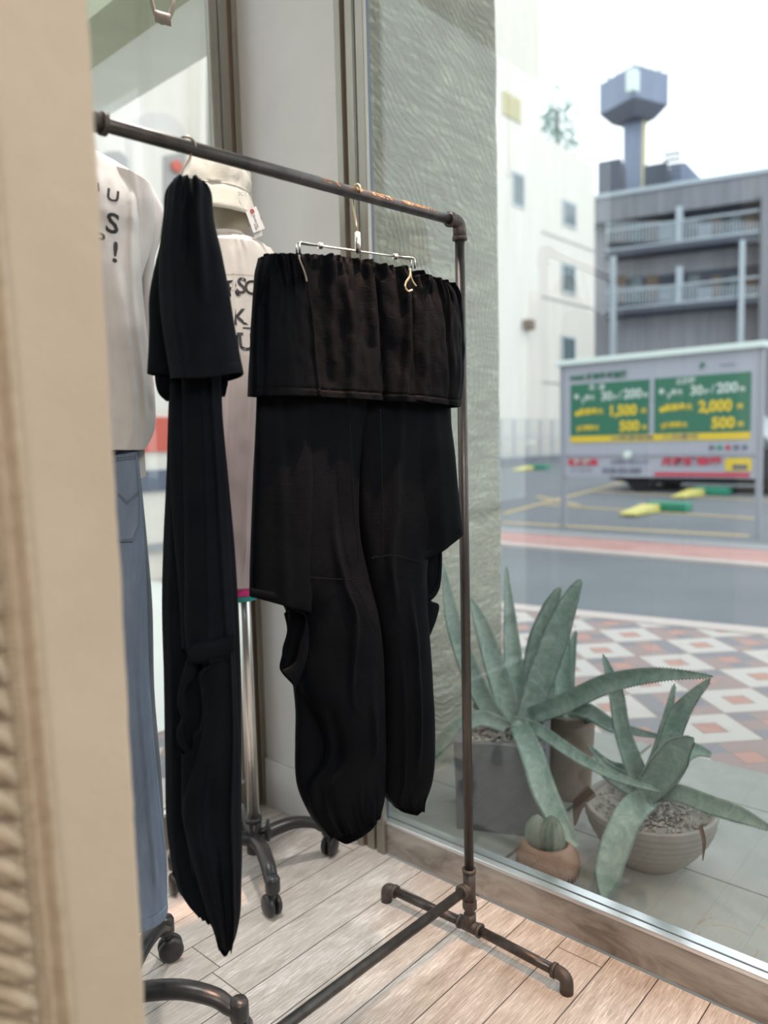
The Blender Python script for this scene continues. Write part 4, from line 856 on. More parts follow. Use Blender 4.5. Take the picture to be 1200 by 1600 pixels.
# ================================================================== PLANTS
def leaf(parent, pix, us, wpx, m='agave', fold=.35, teeth=True, roll=0., name='leaf'):
    """agave leaf: pixels of the midrib, depth u of each, widths in pixels there"""
    Q = [on(x, y, 0, u) for (x, y), u in zip(pix, us)]; K = len(Q)-1; N = 34; rows = []; edges = ([], [])
    W = [wp*(q-CAM).dot(_f)/FPX for wp, q in zip(wpx, Q)]
    for i in range(N+1):
        f = i/N; p = catmull(Q, f*K); tg = (catmull(Q, min(K, f*K+.05))-catmull(Q, max(0, f*K-.05))).normalized()
        vd = (CAM-p).normalized(); side = tg.cross(vd).normalized(); nn = side.cross(tg).normalized()
        if nn.dot(vd) < 0: nn = -nn
        s2 = side*math.cos(roll)+nn*math.sin(roll); n2 = nn*math.cos(roll)-side*math.sin(roll)
        k = min(int(f*K), K-1); g = f*K-k; wd = (W[k]*(1-g)+W[k+1]*g)/2
        row = []
        for j in range(9):
            a = j/8*2-1; row.append(p+s2*a*wd+n2*(fold*wd*(a*a)))
        th = .0045*(1-f)+.0012
        for j in range(8, -1, -1):
            a = j/8*2-1; row.append(p+s2*a*wd*.98+n2*(fold*wd*a*a)-n2*th*(1-a*a*.85))
        rows.append(row); edges[0].append((row[0], -s2, tg)); edges[1].append((row[8], s2, tg))
    mb = MB().grid(rows, True); mb.add(rows[-1], [tuple(range(18))])
    if teeth:
        for ed in edges:
            for i in range(2, N-1):
                for g in (0, .5):
                    p = ed[i][0].lerp(ed[i+1][0], g); o, tg = ed[i][1], ed[i][2]
                    mb.add([p-tg*.0022, p+tg*.0022, p+o*.0042+tg*.0015, p+V((0, 0, .0006))], [(0, 1, 2), (0, 2, 3), (1, 3, 2)])
    return mb.build(name, m, parent, smooth=True)
def pebbles(c, R, z, n, parent, square=None, m='gravel', size=.006):
    mb = MB()
    for i in range(n):
        if square: p = square(random.random(), random.random())
        else:
            a = random.random()*2*PI; r = R*math.sqrt(random.random()); p = V((c[0]+r*math.cos(a), c[1]+r*math.sin(a), 0))
        s = size*(.5+random.random()); q = V((p.x, p.y, z+random.random()*.004)); a = random.random()*PI
        d = V((math.cos(a), math.sin(a), 0))*s*1.3; e = V((-d.y, d.x, 0))*.6
        mb.add([q-d, q-e, q+d, q+e, q+V((0, 0, s*.6)), q-V((0, 0, s*.5))], [(0, 1, 4), (1, 2, 4), (2, 3, 4), (3, 0, 4), (1, 0, 5), (2, 1, 5), (3, 2, 5), (0, 3, 5)])
    o = mb.build('gravel', m, parent); o['kind'] = 'stuff'; return o

def big_agave():
    B = V((1.857, 1.062, 0)); t = thing('potted_agave', 'large grey-green agave in a square slate planter outside the window', 'potted plant', (1.92, 1.24, -.004))
    d1 = V((-.44, .90, 0)).normalized(); d2 = V((.90, .44, 0)).normalized(); S1, S2, H, T = .268, .262, .268, .022
    def P(a, b, z): return B+d1*a*S1+d2*b*S2+V((0, 0, z))
    mb = MB(); o = [(0, 0), (0, 1), (1, 1), (1, 0)]; k = T/S1
    i_ = [(k, k), (k, 1-k), (1-k, 1-k), (1-k, k)]
    rows = [[P(a*.96+.02, b*.96+.02, -.004) for a, b in o], [P(a, b, H) for a, b in o], [P(a, b, H) for a, b in i_], [P(a, b, H-.05) for a, b in i_]]
    mb.grid(rows, True); mb.add(rows[0], [(0, 1, 2, 3)]); mb.add(rows[3], [(3, 2, 1, 0)]); mb.build('planter', 'planter', t, bevel=.003)
    MB().add([P(a, b, H-.022) for a, b in i_], [(0, 1, 2, 3)]).build('soil', 'drysoil', t)
    pebbles(None, 0, H-.02, 420, t, lambda x, y: P(k+.02+x*(1-2*k-.04), k+.02+y*(1-2*k-.04), 0), 'gravel2', .0065)
    cu = 1.96
    L = leaf
    L(t, [(790, 1140), (765, 1110), (735, 1050), (708, 970), (692, 880)], [1.96, 1.92, 1.87, 1.83, 1.80], [26, 30, 30, 24, 2])
    L(t, [(800, 1135), (788, 1090), (770, 1030), (750, 970), (734, 934)], [1.97, 1.98, 2.0, 2.02, 2.04], [32, 34, 32, 20, 2])
    L(t, [(805, 1135), (806, 1080), (800, 1010), (795, 940), (791, 884)], [1.99, 2.02, 2.06, 2.10, 2.13], [36, 36, 26, 14, 2])
    L(t, [(815, 1130), (832, 1070), (846, 1000), (862, 950), (875, 918)], [2.0, 2.06, 2.12, 2.17, 2.20], [36, 40, 38, 26, 4], roll=.3)
    L(t, [(822, 1128), (845, 1060), (870, 990), (892, 935), (908, 905)], [1.97, 1.99, 2.01, 2.03, 2.05], [32, 42, 40, 24, 2])
    L(t, [(832, 1118), (880, 1100), (950, 1068), (1030, 1054), (1114, 1057)], [1.95, 1.93, 1.90, 1.87, 1.84], [26, 30, 30, 22, 3], fold=.5)
    L(t, [(800, 1128), (840, 1140), (900, 1180), (960, 1212), (1030, 1236)], [1.93, 1.90, 1.87, 1.85, 1.83], [20, 20, 18, 14, 3], fold=.3)
    L(t, [(812, 1135), (832, 1180), (848, 1230), (872, 1280), (902, 1322)], [1.90, 1.80, 1.76, 1.73, 1.71], [30, 36, 38, 34, 8], fold=.25)
    L(t, [(790, 1135), (750, 1122), (712, 1142), (680, 1172), (662, 1196)], [1.93, 1.88, 1.83, 1.80, 1.78], [20, 24, 24, 18, 3])
    L(t, [(815, 1120), (850, 1098), (860, 1075), (845, 1070)], [2.05, 2.12, 2.15, 2.18], [20, 20, 12, 2])
    L(t, [(800, 1130), (770, 1108), (750, 1100), (742, 1108)], [2.0, 2.05, 2.08, 2.10], [16, 18, 12, 3])
    MB().lathe([(.022, -.01), (.028, .02), (.022, .04), (.01, .052), (0, .054)], on(812, 1160, 2, H-.02)+V((.03, .02, 0)), 20).build('heart', 'agave', t, smooth=True)
big_agave()
def back_agave():
    c = V((2.16, 1.145, 0)); t = thing('potted_agave', 'small agave in a round brown clay pot behind the slate planter', 'potted plant', c)
    MB().lathe([(0, -.004), (.062, -.004), (.078, .27), (.070, .272), (.064, .25), (0, .245)], c, 40).build('pot', 'clay', t, smooth=False)
    pebbles((c.x, c.y), .058, .252, 90, t)
    L = leaf
    L(t, [(895, 1130), (882, 1090), (880, 1050), (884, 1015), (886, 990)], [2.16, 2.17, 2.18, 2.2, 2.21], [24, 28, 28, 20, 2])
    L(t, [(890, 1130), (888, 1080), (892, 1030), (900, 985)], [2.2, 2.22, 2.24, 2.27], [16, 18, 14, 2])
    L(t, [(890, 1108), (920, 1112), (960, 1135), (1032, 1151)], [2.14, 2.10, 2.06, 2.02], [18, 24, 20, 3])
    L(t, [(892, 1120), (870, 1100), (850, 1072), (842, 1060)], [2.16, 2.2, 2.22, 2.24], [16, 18, 14, 2])
    L(t, [(905, 1125), (925, 1120), (945, 1125)], [2.14, 2.12, 2.1], [16, 14, 2])
back_agave()
def bowl_agave():
    c = V((1.945, .795, 0)); t = thing('potted_agave', 'agave with curling leaves in a wide ridged grey stoneware bowl', 'potted plant', c)
    R, H = .172, .152; prof = [(0, -.004), (.078, -.004), (.082, .004)]
    for i in range(1, 25):
        f = i/24; r = .082+(R-.082)*math.sin(f*PI/2)**.82; prof.append((r+.0024*math.sin(i*2.1), .004+f*(H-.004)))
    prof += [(R-.004, H+.004), (R-.014, H), (R-.02, H-.02), (0, H-.025)]
    MB().lathe(prof, c, 64).build('bowl', 'bowl', t, smooth=True)
    pebbles((c.x, c.y), R-.022, H-.022, 520, t, None, 'gravel2', .0065)
    MB().lathe([(R-.02, H-.024), (0, H-.020)], c, 40).build('soil', 'drysoil', t)
    L = leaf
    L(t, [(1005, 1238), (992, 1200), (972, 1140), (962, 1080), (942, 1022)], [1.95, 1.94, 1.93, 1.92, 1.92], [26, 30, 24, 22, 2], fold=.55)
    L(t, [(1012, 1238), (1030, 1190), (1042, 1130), (1054, 1068)], [1.96, 1.98, 2.0, 2.02], [26, 30, 16, 2])
    L(t, [(1020, 1235), (1045, 1160), (1065, 1110), (1110, 1060)], [1.94, 1.93, 1.93, 1.92], [26, 30, 28, 3], fold=.5)
    L(t, [(1010, 1240), (1040, 1200), (1062, 1170), (1084, 1153)], [1.91, 1.89, 1.88, 1.87], [34, 50, 44, 6], fold=.6)
    L(t, [(1022, 1242), (1060, 1240), (1110, 1258), (1160, 1275), (1206, 1296)], [1.93, 1.88, 1.82, 1.78, 1.74], [20, 26, 28, 24, 4], fold=.3)
    L(t, [(1008, 1250), (985, 1270), (962, 1320), (948, 1370), (944, 1404)], [1.91, 1.80, 1.74, 1.70, 1.68], [34, 42, 44, 38, 4], fold=.25)
    L(t, [(1002, 1240), (975, 1222), (950, 1205), (938, 1185)], [1.97, 2.0, 2.03, 2.05], [22, 28, 22, 5])
    L(t, [(1000, 1240), (985, 1210), (950, 1196), (918, 1163)], [1.98, 2.02, 2.05, 2.08], [20, 22, 16, 2])
    L(t, [(1018, 1240), (1050, 1200), (1080, 1172), (1112, 1180)], [2.0, 2.05, 2.1, 2.13], [20, 24, 22, 3])
    MB().lathe([(.022, -.01), (.034, .02), (.03, .05), (.012, .07), (0, .072)], V((1.945, .81, H-.02)), 20).build('heart', 'agave', t, smooth=True)
    L(t, [(1094, 1290), (1100, 1315), (1098, 1345)], [1.82, 1.80, 1.79], [7, 6, 1], 'dead', teeth=False, name='dead_leaf')
    L(t, [(925, 1235), (905, 1255), (898, 1290)], [1.86, 1.84, 1.83], [20, 18, 2], 'dead', teeth=False, name='dead_leaf')
bowl_agave()
def jar_cactus():
    c = V((1.675, .955, 0)); t = thing('potted_cactus', 'small ribbed cactus in a rounded terracotta jar close to the glass', 'potted plant', c)
    MB().lathe([(0, -.004), (.05, -.004), (.07, .012), (.083, .045), (.080, .075), (.066, .098), (.055, .108), (.052, .104), (.05, .09), (0, .088)], c, 44).build('jar', 'terra', t, smooth=True)
    for i in range(9):
        a = i*.16-2.6; MB().prism([c+V((math.cos(a+b)*r, math.sin(a+b)*r, z)) for b, r, z in ((-.05, .0815, .030), (.05, .0815, .030), (.02, .0838, .052), (0, .083, .040), (-.03, .0838, .048))], (0, 0, .002)).build('painted_mark', 'drysoil', t)
    def ball(cc, R, H, name='stem'):
        rows = []
        for i in range(15):
            f = i/14; z = H*f; rr = R*math.sin(PI*(.12+.88*f))**.6 if f < 1 else .002
            rows.append([cc+V((math.cos(a)*rr*(1-.14*abs(math.sin(a*5))), math.sin(a)*rr*(1-.14*abs(math.sin(a*5))), z)) for a in [2*PI*j/60 for j in range(60)]])
        mb = MB().grid(rows, True); mb.add(rows[-1], [tuple(range(60))]); return mb.build(name, 'cactus', t, smooth=True)
    ball(c+V((-.008, .026, .078)), .034, .095); ball(c+V((-.004, -.016, .078)), .034, .105); ball(c+V((.024, .0, .085)), .026, .07)
jar_cactus()

# ================================================================== PARKING SIGN
def sign():
    U = 9.1; y0, y1 = 4.92, 2.50
    t = thing('parking_sign', 'wide green and white parking price board on posts across the road', 'sign', (U, 3.7, -.04))
    n = V((-1, 0, 0)); R_ = V((0, -1, 0)); UPV = V((0, 0, 1))
    def q(x, y, d=0.): return onpl(x, y, (U-d, 0, 0), (1, 0, 0))
    def panel(a, b, m, nm, d, th=.01):   # pixel corners a (top-left), b (bottom-right): an upright rectangle
        A, B_ = q(*a), q(*b); return MB().box((U-d-th, B_.y, B_.z), (U-d, A.y, A.z)).build(nm, m, t)
    def zz(x, y): return q(x, y).z
    for y in (4.92, 2.505): MB().box((U-.03, y-.03, -.045), (U+.03, y+.03, 2.10)).build('post', 'signgrey', t)
    MB().box((U-.10, 2.44, 2.08), (U+.06, 4.99, 2.15)).build('top_cap', 'signtop', t, bevel=.01)
    MB().box((U-.02, 2.53, .64), (U+.02, 4.89, 2.08)).build('board', 'signwhite', t)
    ztop, zbot = 1.83, 1.19
    for a, b in ((4.80, 3.755), (3.69, 2.60)): MB().box((U-.032, b, ztop-.66), (U-.02, a, ztop)).build('green_panel', 'green', t)
    MB().box((U-.034, 2.60, 1.085), (U-.02, 4.80, 1.165)).build('yellow_strip', 'yellow', t)
    MB().box((U-.034, 2.53, .895), (U-.02, 4.89, .925)).build('divider', 'signgrey', t)
    def tx(s, y, z, size, m, bold=.004, sx=1, nm='sign_text'): put_text(nm, s, size, (U-.036, y, z), R_, UPV, m, t, .002, bold, 'CENTER', sx)
    tx('PARK 駐車場 時間貸', 4.42, 1.91, .085, 'green', .003); tx('P', 3.13, 1.93, .10, 'green'); tx('- - - -', 2.85, 1.93, .07, 'signdark')
    for k, (a, big) in enumerate(((4.80, '1,500'), (3.69, '2,000'))):
        tx('月 - 金' if k == 0 else '土日祝', a-.37, 1.775, .075, 'signink', .003)
        tx('30', a-.50, 1.655, .15, 'signink', .005); tx('分', a-.615, 1.635, .06, 'signink'); tx('/', a-.68, 1.66, .13, 'signink', .002); tx('200', a-.84, 1.665, .155, 'signink', .006); tx('円', a-1.0, 1.64, .055, 'signink')
        tx('最大', a-.27, 1.65, .07, 'signink', .003)
        tx('昼間最大', a-.29, 1.47, .085, 'yellow', .003); tx(big, a-.71, 1.465, .175, 'yellow', .008, .95); tx('円', a-.98, 1.45, .06, 'yellow')
        tx('夜間最大', a-.26, 1.265, .07, 'yellow', .003); tx('500', a-.80, 1.27, .17, 'yellow', .008); tx('円', a-.99, 1.25, .06, 'yellow')
        c = V((U-.036, a-.09, 1.675)); MB().lathe([(0, 0), (.032, 0), (.032, .004), (0, .004)], c, 20, n).build('sun_symbol', 'signink', t)
        c = V((U-.036, a-.10, 1.455)); MB().lathe([(0, 0), (.034, 0), (.034, .004), (0, .004)], c, 20, n).build('sun_symbol', 'yellow', t)
        for z_, m, yo in ((1.61, 'signink', .16), (1.25, 'yellow', .09)):
            MB().torus((U-.038, a-yo, z_), .026, .010, n, 14, 6, a0=-.6, a1=2.6).build('moon_symbol', m, t)
    tx('24時間営業   入出庫可', 3.7, 1.125, .055, 'signdark', .001, 2)
    for i, m in enumerate(('signdark', 'signdark', 'signred', 'lockgreen', 'signdark')): MB().box((U-.034, 2.63+.09*i, .97), (U-.02, 2.68+.09*i, 1.02)).build('card_mark', m, t)
    MB().box((U-.034, 4.43, .79), (U-.02, 4.83, .87)).build('red_label', 'signred', t)
    tx('満空情報', 4.63, .83, .06, 'signink'); tx('お問い合わせ', 4.0, .83, .06, 'signdark', 0, 1.4); tx('0120-321-039', 4.1, .72, .09, 'signdark', .002); tx('フリーダイヤル', 4.65, .72, .045, 'signdark', 0)
    tx('月極駐車場', 3.25, .83, .10, 'signred', .004, 1.4); MB().box((U-.034, 2.60, .66), (U-.02, 3.68, .705)).build('red_strip', 'signred', t)
    MB().box((U-.034, 2.58, .73), (U-.02, 2.86, .87)).build('picture_panel', 'yellow', t); MB().box((U-.037, 2.62, .745), (U-.034, 2.78, .80)).build('picture_patch', 'gasket', t)
    MB().lathe([(0, 0), (.05, 0), (.05, .04), (0, .05)], (U-.02, 4.02, .92), 20, n).build('lamp', 'signtop', t)
sign()
def lock(px, py, label, sc=1.0):
    p = onpl(px, py, LOTP, LOTN); t = thing('wheel_lock', label, 'wheel lock', p, 'wheel locks in the parking bays')
    MB().box((p.x-.26, p.y-.30, p.z), (p.x+.02, p.y+.30, p.z+.13)).build('lock_box', 'lockgreen', t, bevel=.02)
    MB().hexa([(p.x-1.05, p.y+.12, p.z), (p.x-.34, p.y+.05, p.z), (p.x-.34, p.y+.33, p.z), (p.x-1.05, p.y+.36, p.z), (p.x-1.05, p.y+.12, p.z+.03), (p.x-.34, p.y+.05, p.z+.11), (p.x-.34, p.y+.33, p.z+.11), (p.x-1.05, p.y+.36, p.z+.03)]).build('flap_plate', 'lockyellow', t)
lock(1050, 797, 'green and yellow wheel lock in the nearest parking bay'); lock(1116, 772, 'green and yellow wheel lock in front of the dark car')
lock(845, 733, 'green wheel lock at the far lot edge by the mesh fence')
def car():
    p = onpl(1100, 772, LOTP, LOTN); p = V((p.x+.9, p.y, p.z)); t = thing('car', 'dark car parked behind the parking price board', 'car', p)
    Lh = 1.95; mb = MB()
    # lofted body: cross-sections along its length (v axis), parked side-on
    secs = [(-1.0, .35, .55, .50), (-.93, .22, .78, .80), (-.6, .18, .88, .86), (-.45, .18, .92, .86), (.3, .18, .95, .86), (.8, .18, .92, .86), (.97, .24, .80, .80), (1.0, .4, .6, .5)]
    rows = []
    for f, zb, zt, hw in secs:
        y = p.y+f*Lh; rows.append([V((p.x+a, y, p.z+z)) for a, z in ((-hw, zb+.1), (-hw, zt-.1), (-hw+.12, zt), (hw-.12, zt), (hw, zt-.1), (hw, zb+.1), (hw-.1, zb), (-hw+.1, zb))])
    mb.grid(rows, True); mb.add(rows[0], [tuple(range(8))]); mb.add(rows[-1], [tuple(range(8))[::-1]]); mb.build('body', 'carpaint', t, bevel=.02)
    rows = []
    for f, zt, hw in ((-.55, .9, .80), (-.25, 1.42, .66), (.35, 1.45, .66), (.75, .92, .80)):
        y = p.y+f*Lh; rows.append([V((p.x-hw, y, p.z+zt)), V((p.x+hw, y, p.z+zt))])
    q = [r[0] for r in rows]; MB().prism(q+[V((p.x-.8, q[-1].y, p.z+.85)), V((p.x-.8, q[0].y, p.z+.85))], (1.5, 0, 0)).build('cabin', 'winglass', t)
    for f in (-.62, .62):
        for s in (-.80, .62): MB().lathe([(0, 0), (.31, 0), (.33, .03), (.33, .16), (.31, .19), (0, .19)], (p.x+s, p.y+f*Lh, p.z+.33), 24, (1, 0, 0)).lathe([(0, -.005), (.18, -.01), (.18, .0)], (p.x+s, p.y+f*Lh, p.z+.33), 16, (1, 0, 0)).build('wheel', 'tyre', t)
car()

# ================================================================== BUILDINGS ACROSS THE ROAD
def white_building():
    Y = 14.8; t = thing('white_building', 'tall white rendered building with small windows beyond the parking lot', 'building', (26, Y, .3))
    def q(x, y): return onpl(x, y, (0, Y, 0), (0, 1, 0))
    c = q(929, 690); xr = c.x; xs = q(845, 300).x; z1 = q(929, 258).z; zr = vert(845, 209, (xs, Y)).z
    MB().prism([(xs, Y, .0), (xr, Y, .0), (xr, Y, z1), (xs, Y, zr)], (0, 9, 0)).build('lower_block', 'render', t)
    MB().box((16.5, Y-.02, 0), (xs, Y+9, 19)).build('tall_block', 'render', t)
    for (x0, y0, x1, y1) in ((799, 270, 818, 324), (878, 315, 899, 355), (876, 413, 898, 460), (876, 525, 898, 572)):
        a, b = q(x0, (y0+y1)/2), q(x1, (y0+y1)/2); za, zb = q((x0+x1)/2, y1).z, q((x0+x1)/2, y0).z
        f = MB().box((a.x, Y-.06, za), (b.x, Y-.02, zb)).build('window', 'winframe', t)
        w_ = (b.x-a.x)
        MB().box((a.x+w_*.12, Y-.08, za+.1), (a.x+w_*.47, Y-.06, zb-.1)).build('pane', 'winglass', f); MB().box((a.x+w_*.53, Y-.08, za+.1), (a.x+w_*.88, Y-.06, zb-.1)).build('pane', 'winglass', f)
    a, b = q(784, 165), q(812, 175); vz0, vz1 = q(798, 186).z, q(798, 150).z
    vt = MB()
    for k in range(6):
        x = a.x+(b.x-a.x)*(k+.15)/6; vt.box((x, Y-.08, vz0), (x+(b.x-a.x)*.1, Y-.02, vz1))
    vt.box((a.x, Y-.05, vz0), (b.x, Y-.02, vz1)); vt.build('vent_grille', 'cream', t)
    for yy in (372, 470, 600): 
        z_ = q(870, yy).z; MB().box((xs+.0, Y-.03, z_), (xr, Y, z_+.05)).build('joint_line', 'shopgrey', t)
    for k in range(1): MB().box((q(815, 505).x, Y-.3, q(815, 515).z), (q(825, 505).x, Y, q(815, 500).z)).build('wall_fitting', 'clay', t)
white_building()
def fence():
    a = onpl(784, 712, LOTP, LOTN); t = thing('mesh_fence', 'low grey mesh fence at the foot of the white building', 'fence', (22, 13.2, .3))
    y = 13.6; x0, x1 = 20.2, 29.5; zb = -.045+(24-8.3)*SL
    MB().box((x0, y, zb-.2), (x1, y+.15, zb+.22)).build('base_wall', 'conc', t)
    for k in range(12): x = x0+(x1-x0)*k/11; MB().box((x, y+.05, zb+.2), (x+.05, y+.10, zb+1.5)).build('post', 'railing', t)
    mb = MB()
    for k in range(56): x = x0+(x1-x0)*k/55; mb.box((x, y+.07, zb+.25), (x+.015, y+.08, zb+1.45))
    for z in (.3, .85, 1.45): mb.box((x0, y+.065, zb+z), (x1, y+.09, zb+z+.03))
    mb.build('mesh_panel', 'railing', t)
fence()
GD = V((math.cos(math.radians(106.5)), math.sin(math.radians(106.5)), 0)); GN = V((GD.y, -GD.x, 0)); GN = GN if GN.dot(V((-1, -.4, 0))) > 0 else -GN
GP = V((36, 17.75, 0))
def gq(x, y, d=0): return onpl(x, y, GP+GN*d, GN)
def gbox(mb, x0, y0, x1, y1, d0, d1, skew=True):
    """block on the grey facade between pixel corners, from depth d0 to d1 in front of the wall"""
    a, b = gq(x0, (y0+y1)/2, d1), gq(x1, (y0+y1)/2, d1); mx = (x0+x1)/2; za, zb = gq(mx, y1, d1).z, gq(mx, y0, d1).z
    A = V((a.x, a.y, 0))-GN*d1; B = V((b.x, b.y, 0))-GN*d1
    return mb.hexa([A+GN*d0+V((0, 0, za)), B+GN*d0+V((0, 0, za)), B+GN*d1+V((0, 0, za)), A+GN*d1+V((0, 0, za)), A+GN*d0+V((0, 0, zb)), B+GN*d0+V((0, 0, zb)), B+GN*d1+V((0, 0, zb)), A+GN*d1+V((0, 0, zb))])
def grey_building():
    t = thing('apartment_building', 'grey concrete apartment block with white balcony railings and roof structures', 'building', GP)
    gbox(MB(), 915, 290, 1400, 700, -8, 0).build('wall', 'conclow', t)
    gbox(MB(), 918, 275, 1400, 316, -8, .9).build('roof_parapet', 'conc', t); 
    gbox(MB(), 918, 268, 1400, 275, -8, 1.0).build('roof_edge', 'conclight', t)
    for y0, y1, ra, rb in ((330, 378, 346, 378), (424, 472, 446, 474)):
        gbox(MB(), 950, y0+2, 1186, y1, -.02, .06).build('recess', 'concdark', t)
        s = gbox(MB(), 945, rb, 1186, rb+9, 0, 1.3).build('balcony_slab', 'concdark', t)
        for k, x in enumerate((960, 985, 1010, 1075, 1110, 1140, 1165)):
            f = gbox(MB(), x, y0+6, x+18, y1, .06, .10).build('window', 'winglass' if k % 2 else 'clay', t)
        r = MB(); n_ = 46
        for k in range(n_):
            x = 948+(1184-948)*k/(n_-1); gbox(r, x, ra, x+2.0, rb, 1.2, 1.26)
        gbox(r, 946, ra-3, 1186, ra, 1.18, 1.28); gbox(r, 946, rb-3, 1186, rb, 1.18, 1.28)
        r.build('balcony_railing', 'conclight', t)
        for x in (1056,): gbox(MB(), x, y0-8, x+10, rb, .0, 1.25).build('partition_wall', 'conclight', t)
        for x in (1030, 1090): gbox(MB(), x, ra+4, x+22, rb-4, .9, 1.1).build('condenser', 'conclight', t)
    for x, y0 in ((953, 400), (1153, 375)): gbox(MB(), x, y0, x+9, 700, 1.3, 1.5).build('drain_pipe', 'conclight', t)
    gbox(MB(), 1186, 285, 1400, 700, 0, 1.4).build('side_wing', 'conc', t)
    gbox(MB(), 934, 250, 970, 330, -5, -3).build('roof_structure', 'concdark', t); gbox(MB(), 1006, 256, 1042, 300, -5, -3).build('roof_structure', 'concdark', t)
    # penthouse with a sloping side
    a = [gq(x, y, -2.5) for x, y in ((1036, 285), (1108, 285), (1108, 272), (1066, 228), (1040, 232))]; MB().prism([p-GN*2.5 for p in a], -GN*3).build('penthouse', 'tower', t)
    m_ = MB()
    for k in range(5): gbox(m_, 1037, 238+k*9, 1064, 242+k*9, -2.5, -2.4)
    m_.build('ladder', 'concdark', t)
grey_building()
def water_tower():
    t = thing('water_tower', 'blue-grey boxy water tower on a slim shaft above the apartment block', 'water tower', GP-GN*6.4)
    def g2(x, y): return onpl(x, y, GP-GN*6.4, GN)
    def blk(pts, th, nm, m='tower'): MB().prism([g2(x, y) for x, y in pts], -GN*th).build(nm, m, t)
    blk([(974, 302), (1002, 302), (1004, 175), (974, 175)], 1.0, 'shaft'); blk([(1002, 302), (1006, 302), (1008, 175), (1004, 175)], 1.0, 'shaft_edge', 'cream')
    c = g2(990, 140); d = (g2(1040, 140)-g2(940, 140)).length/2; zt, zb, zl = g2(990, 124).z, g2(990, 172).z, g2(985, 192).z
    e1 = (GD*-.80+GN*.6).normalized(); e2 = V((-e1.y, e1.x, 0)); c0 = V((c.x, c.y, 0)); s = d*.74
    cr = [c0+e1*s+e2*s, c0-e1*s+e2*s, c0-e1*s-e2*s, c0+e1*s-e2*s]; lo = [c0+(p-c0)*.62 for p in cr]
    MB().hexa([p+V((0, 0, zb)) for p in cr]+[p+V((0, 0, zt)) for p in cr]).build('tank', 'tower', t)
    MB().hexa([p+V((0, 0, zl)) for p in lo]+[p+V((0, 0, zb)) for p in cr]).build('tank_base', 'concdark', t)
    mb = MB()
    for i in range(4):
        a, b = cr[i], cr[(i+1) % 4]
        mb.tube([a+V((0, 0, zt+.5)), b+V((0, 0, zt+.5))], .04, 5)
        for k in range(5): p = a.lerp(b, k/4); mb.tube([p+V((0, 0, zt)), p+V((0, 0, zt+.5))], .03, 5)
    mb.build('guard_rail', 'railing', t)
    p = g2(990, 150); MB().box((p.x-1.9, p.y-.9, p.z-.5), (p.x-1.3, p.y-.4, p.z+.6)).build('hatch', 'signtop', t)
water_tower()
def roof_tree():
    p = onpl(872, 240, (0, 16.5, 0), (0, 1, 0)); t = thing('roof_tree', 'sparse green tree growing above the roof of the white building', 'tree', p)
    MB().tube([p-V((0, 0, 1.5)), p+V((0, 0, 1.8))], .06, 8).build('trunk', 'bark', t)
    mb = MB(); rnd = random.Random(3)
    for (x, y, r, k) in ((870, 208, 34, 330), (886, 168, 26, 130), (862, 172, 20, 80), (893, 222, 24, 120), (856, 195, 16, 90), (874, 135, 12, 20)):
        for i in range(int(k*1.7)):
            a = rnd.random()*2*PI; rr = r*rnd.random()**.8; q = onpl(x+rr*math.cos(a), y+rr*math.sin(a), (0, 16.5+rnd.uniform(-.6, .6), 0), (0, 1, 0))
            u = V((rnd.uniform(-1, 1), rnd.uniform(-1, 1), rnd.uniform(-1, 1))).normalized()*.09; v = u.orthogonal().normalized()*.055
            mb.add([q-u, q+v, q+u, q-v], [(0, 1, 2, 3)])
    o = mb.build('foliage', 'foliage', t)
roof_tree()

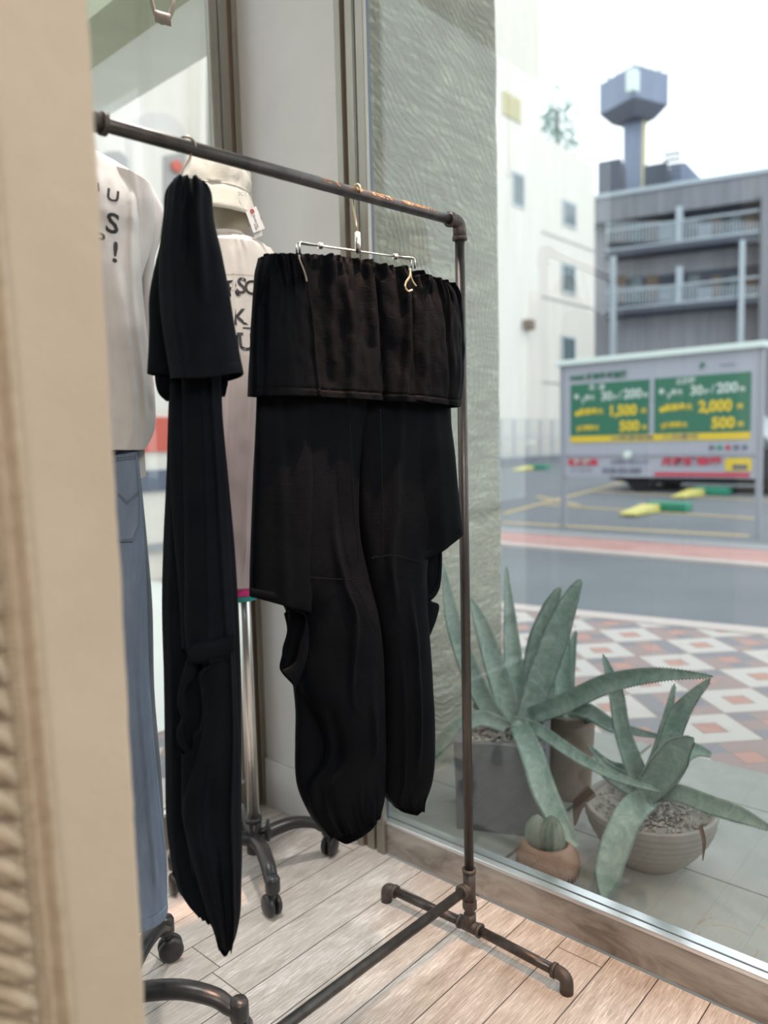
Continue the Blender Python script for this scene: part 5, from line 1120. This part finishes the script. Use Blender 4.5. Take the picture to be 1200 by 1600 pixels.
# ================================================================== STREET BEHIND THE REAR WINDOW
def arch_building():
    Y = 8.4; t = thing('arched_building', 'bright white building with an arched entrance behind the rear window', 'building', (2, Y, 0))
    def q(x, y): return onpl(x, y, (0, Y, 0), (0, 1, 0))
    MB().box((-6, Y, -.06), (12.5, Y+6, 8)).build('wall', 'render', t)
    def pr(pts, nm, m, d0, d1): MB().prism([q(x, y)-V((0, d0, 0)) for x, y in pts], (0, -(d1-d0), 0)).build(nm, m, t)
    arch = [(196, 560)]+[(196+46*(1-math.cos(PI*k/12)), 214-38*math.sin(PI*k/12)) for k in range(13)]+[(288, 560)]
    pr(arch, 'arch_recess', 'archgrey', -.0, .02)
    arch2 = [(204, 560)]+[(204+38*(1-math.cos(PI*k/12)), 232-26*math.sin(PI*k/12)) for k in range(13)]+[(280, 560)]
    pr(arch2, 'arch_inner', 'render', .02, .04)
    pr([(150, 300), (150, 246), (165, 238), (184, 238), (196, 250), (196, 300)], 'window', 'doorgrey', .0, .05); pr([(252, 320), (252, 246), (284, 240), (290, 320)], 'doorway', 'doorgrey', .04, .08)
    for x in (296, 316, 334): pr([(x, 420), (x, 88), (x+9, 88), (x+9, 420)], 'pilaster', 'render', .0, .25)
    MB().lathe([(0, 0), (.07, 0), (.07, .04), (0, .05)], q(268, 264)-V((0, .1, 0)), 20, (0, -1, 0)).build('round_sign', 'redbox', t)
arch_building()
def kiosk():
    def q(x, y, Y): return onpl(x, y, (0, Y, 0), (0, 1, 0))
    p = on(238, 870, 2, -.02)
    Y = 6.0; a = q(226, 800, Y); t = thing('vending_kiosk', 'red and white street kiosk seen in the gap beside the jeans', 'kiosk', (a.x, Y, -.02))
    x0, x1 = q(205, 700, Y).x, q(262, 700, Y).x
    def bx(y0, y1, m, nm, d=0): MB().box((x0-.3, Y-d, q(235, y1, Y).z), (x1+.3, Y+.5, q(235, y0, Y).z)).build(nm, m, t)
    MB().box((x0-.3, Y, -.02), (x1+.3, Y+.5, q(235, 640, Y).z)).build('cabinet', 'render', t)
    bx(652, 706, 'redbox', 'red_panel', .03); bx(735, 768, 'gasket', 'dark_slot', .03); bx(850, 862, 'shopgrey', 'shelf', .05)
kiosk()
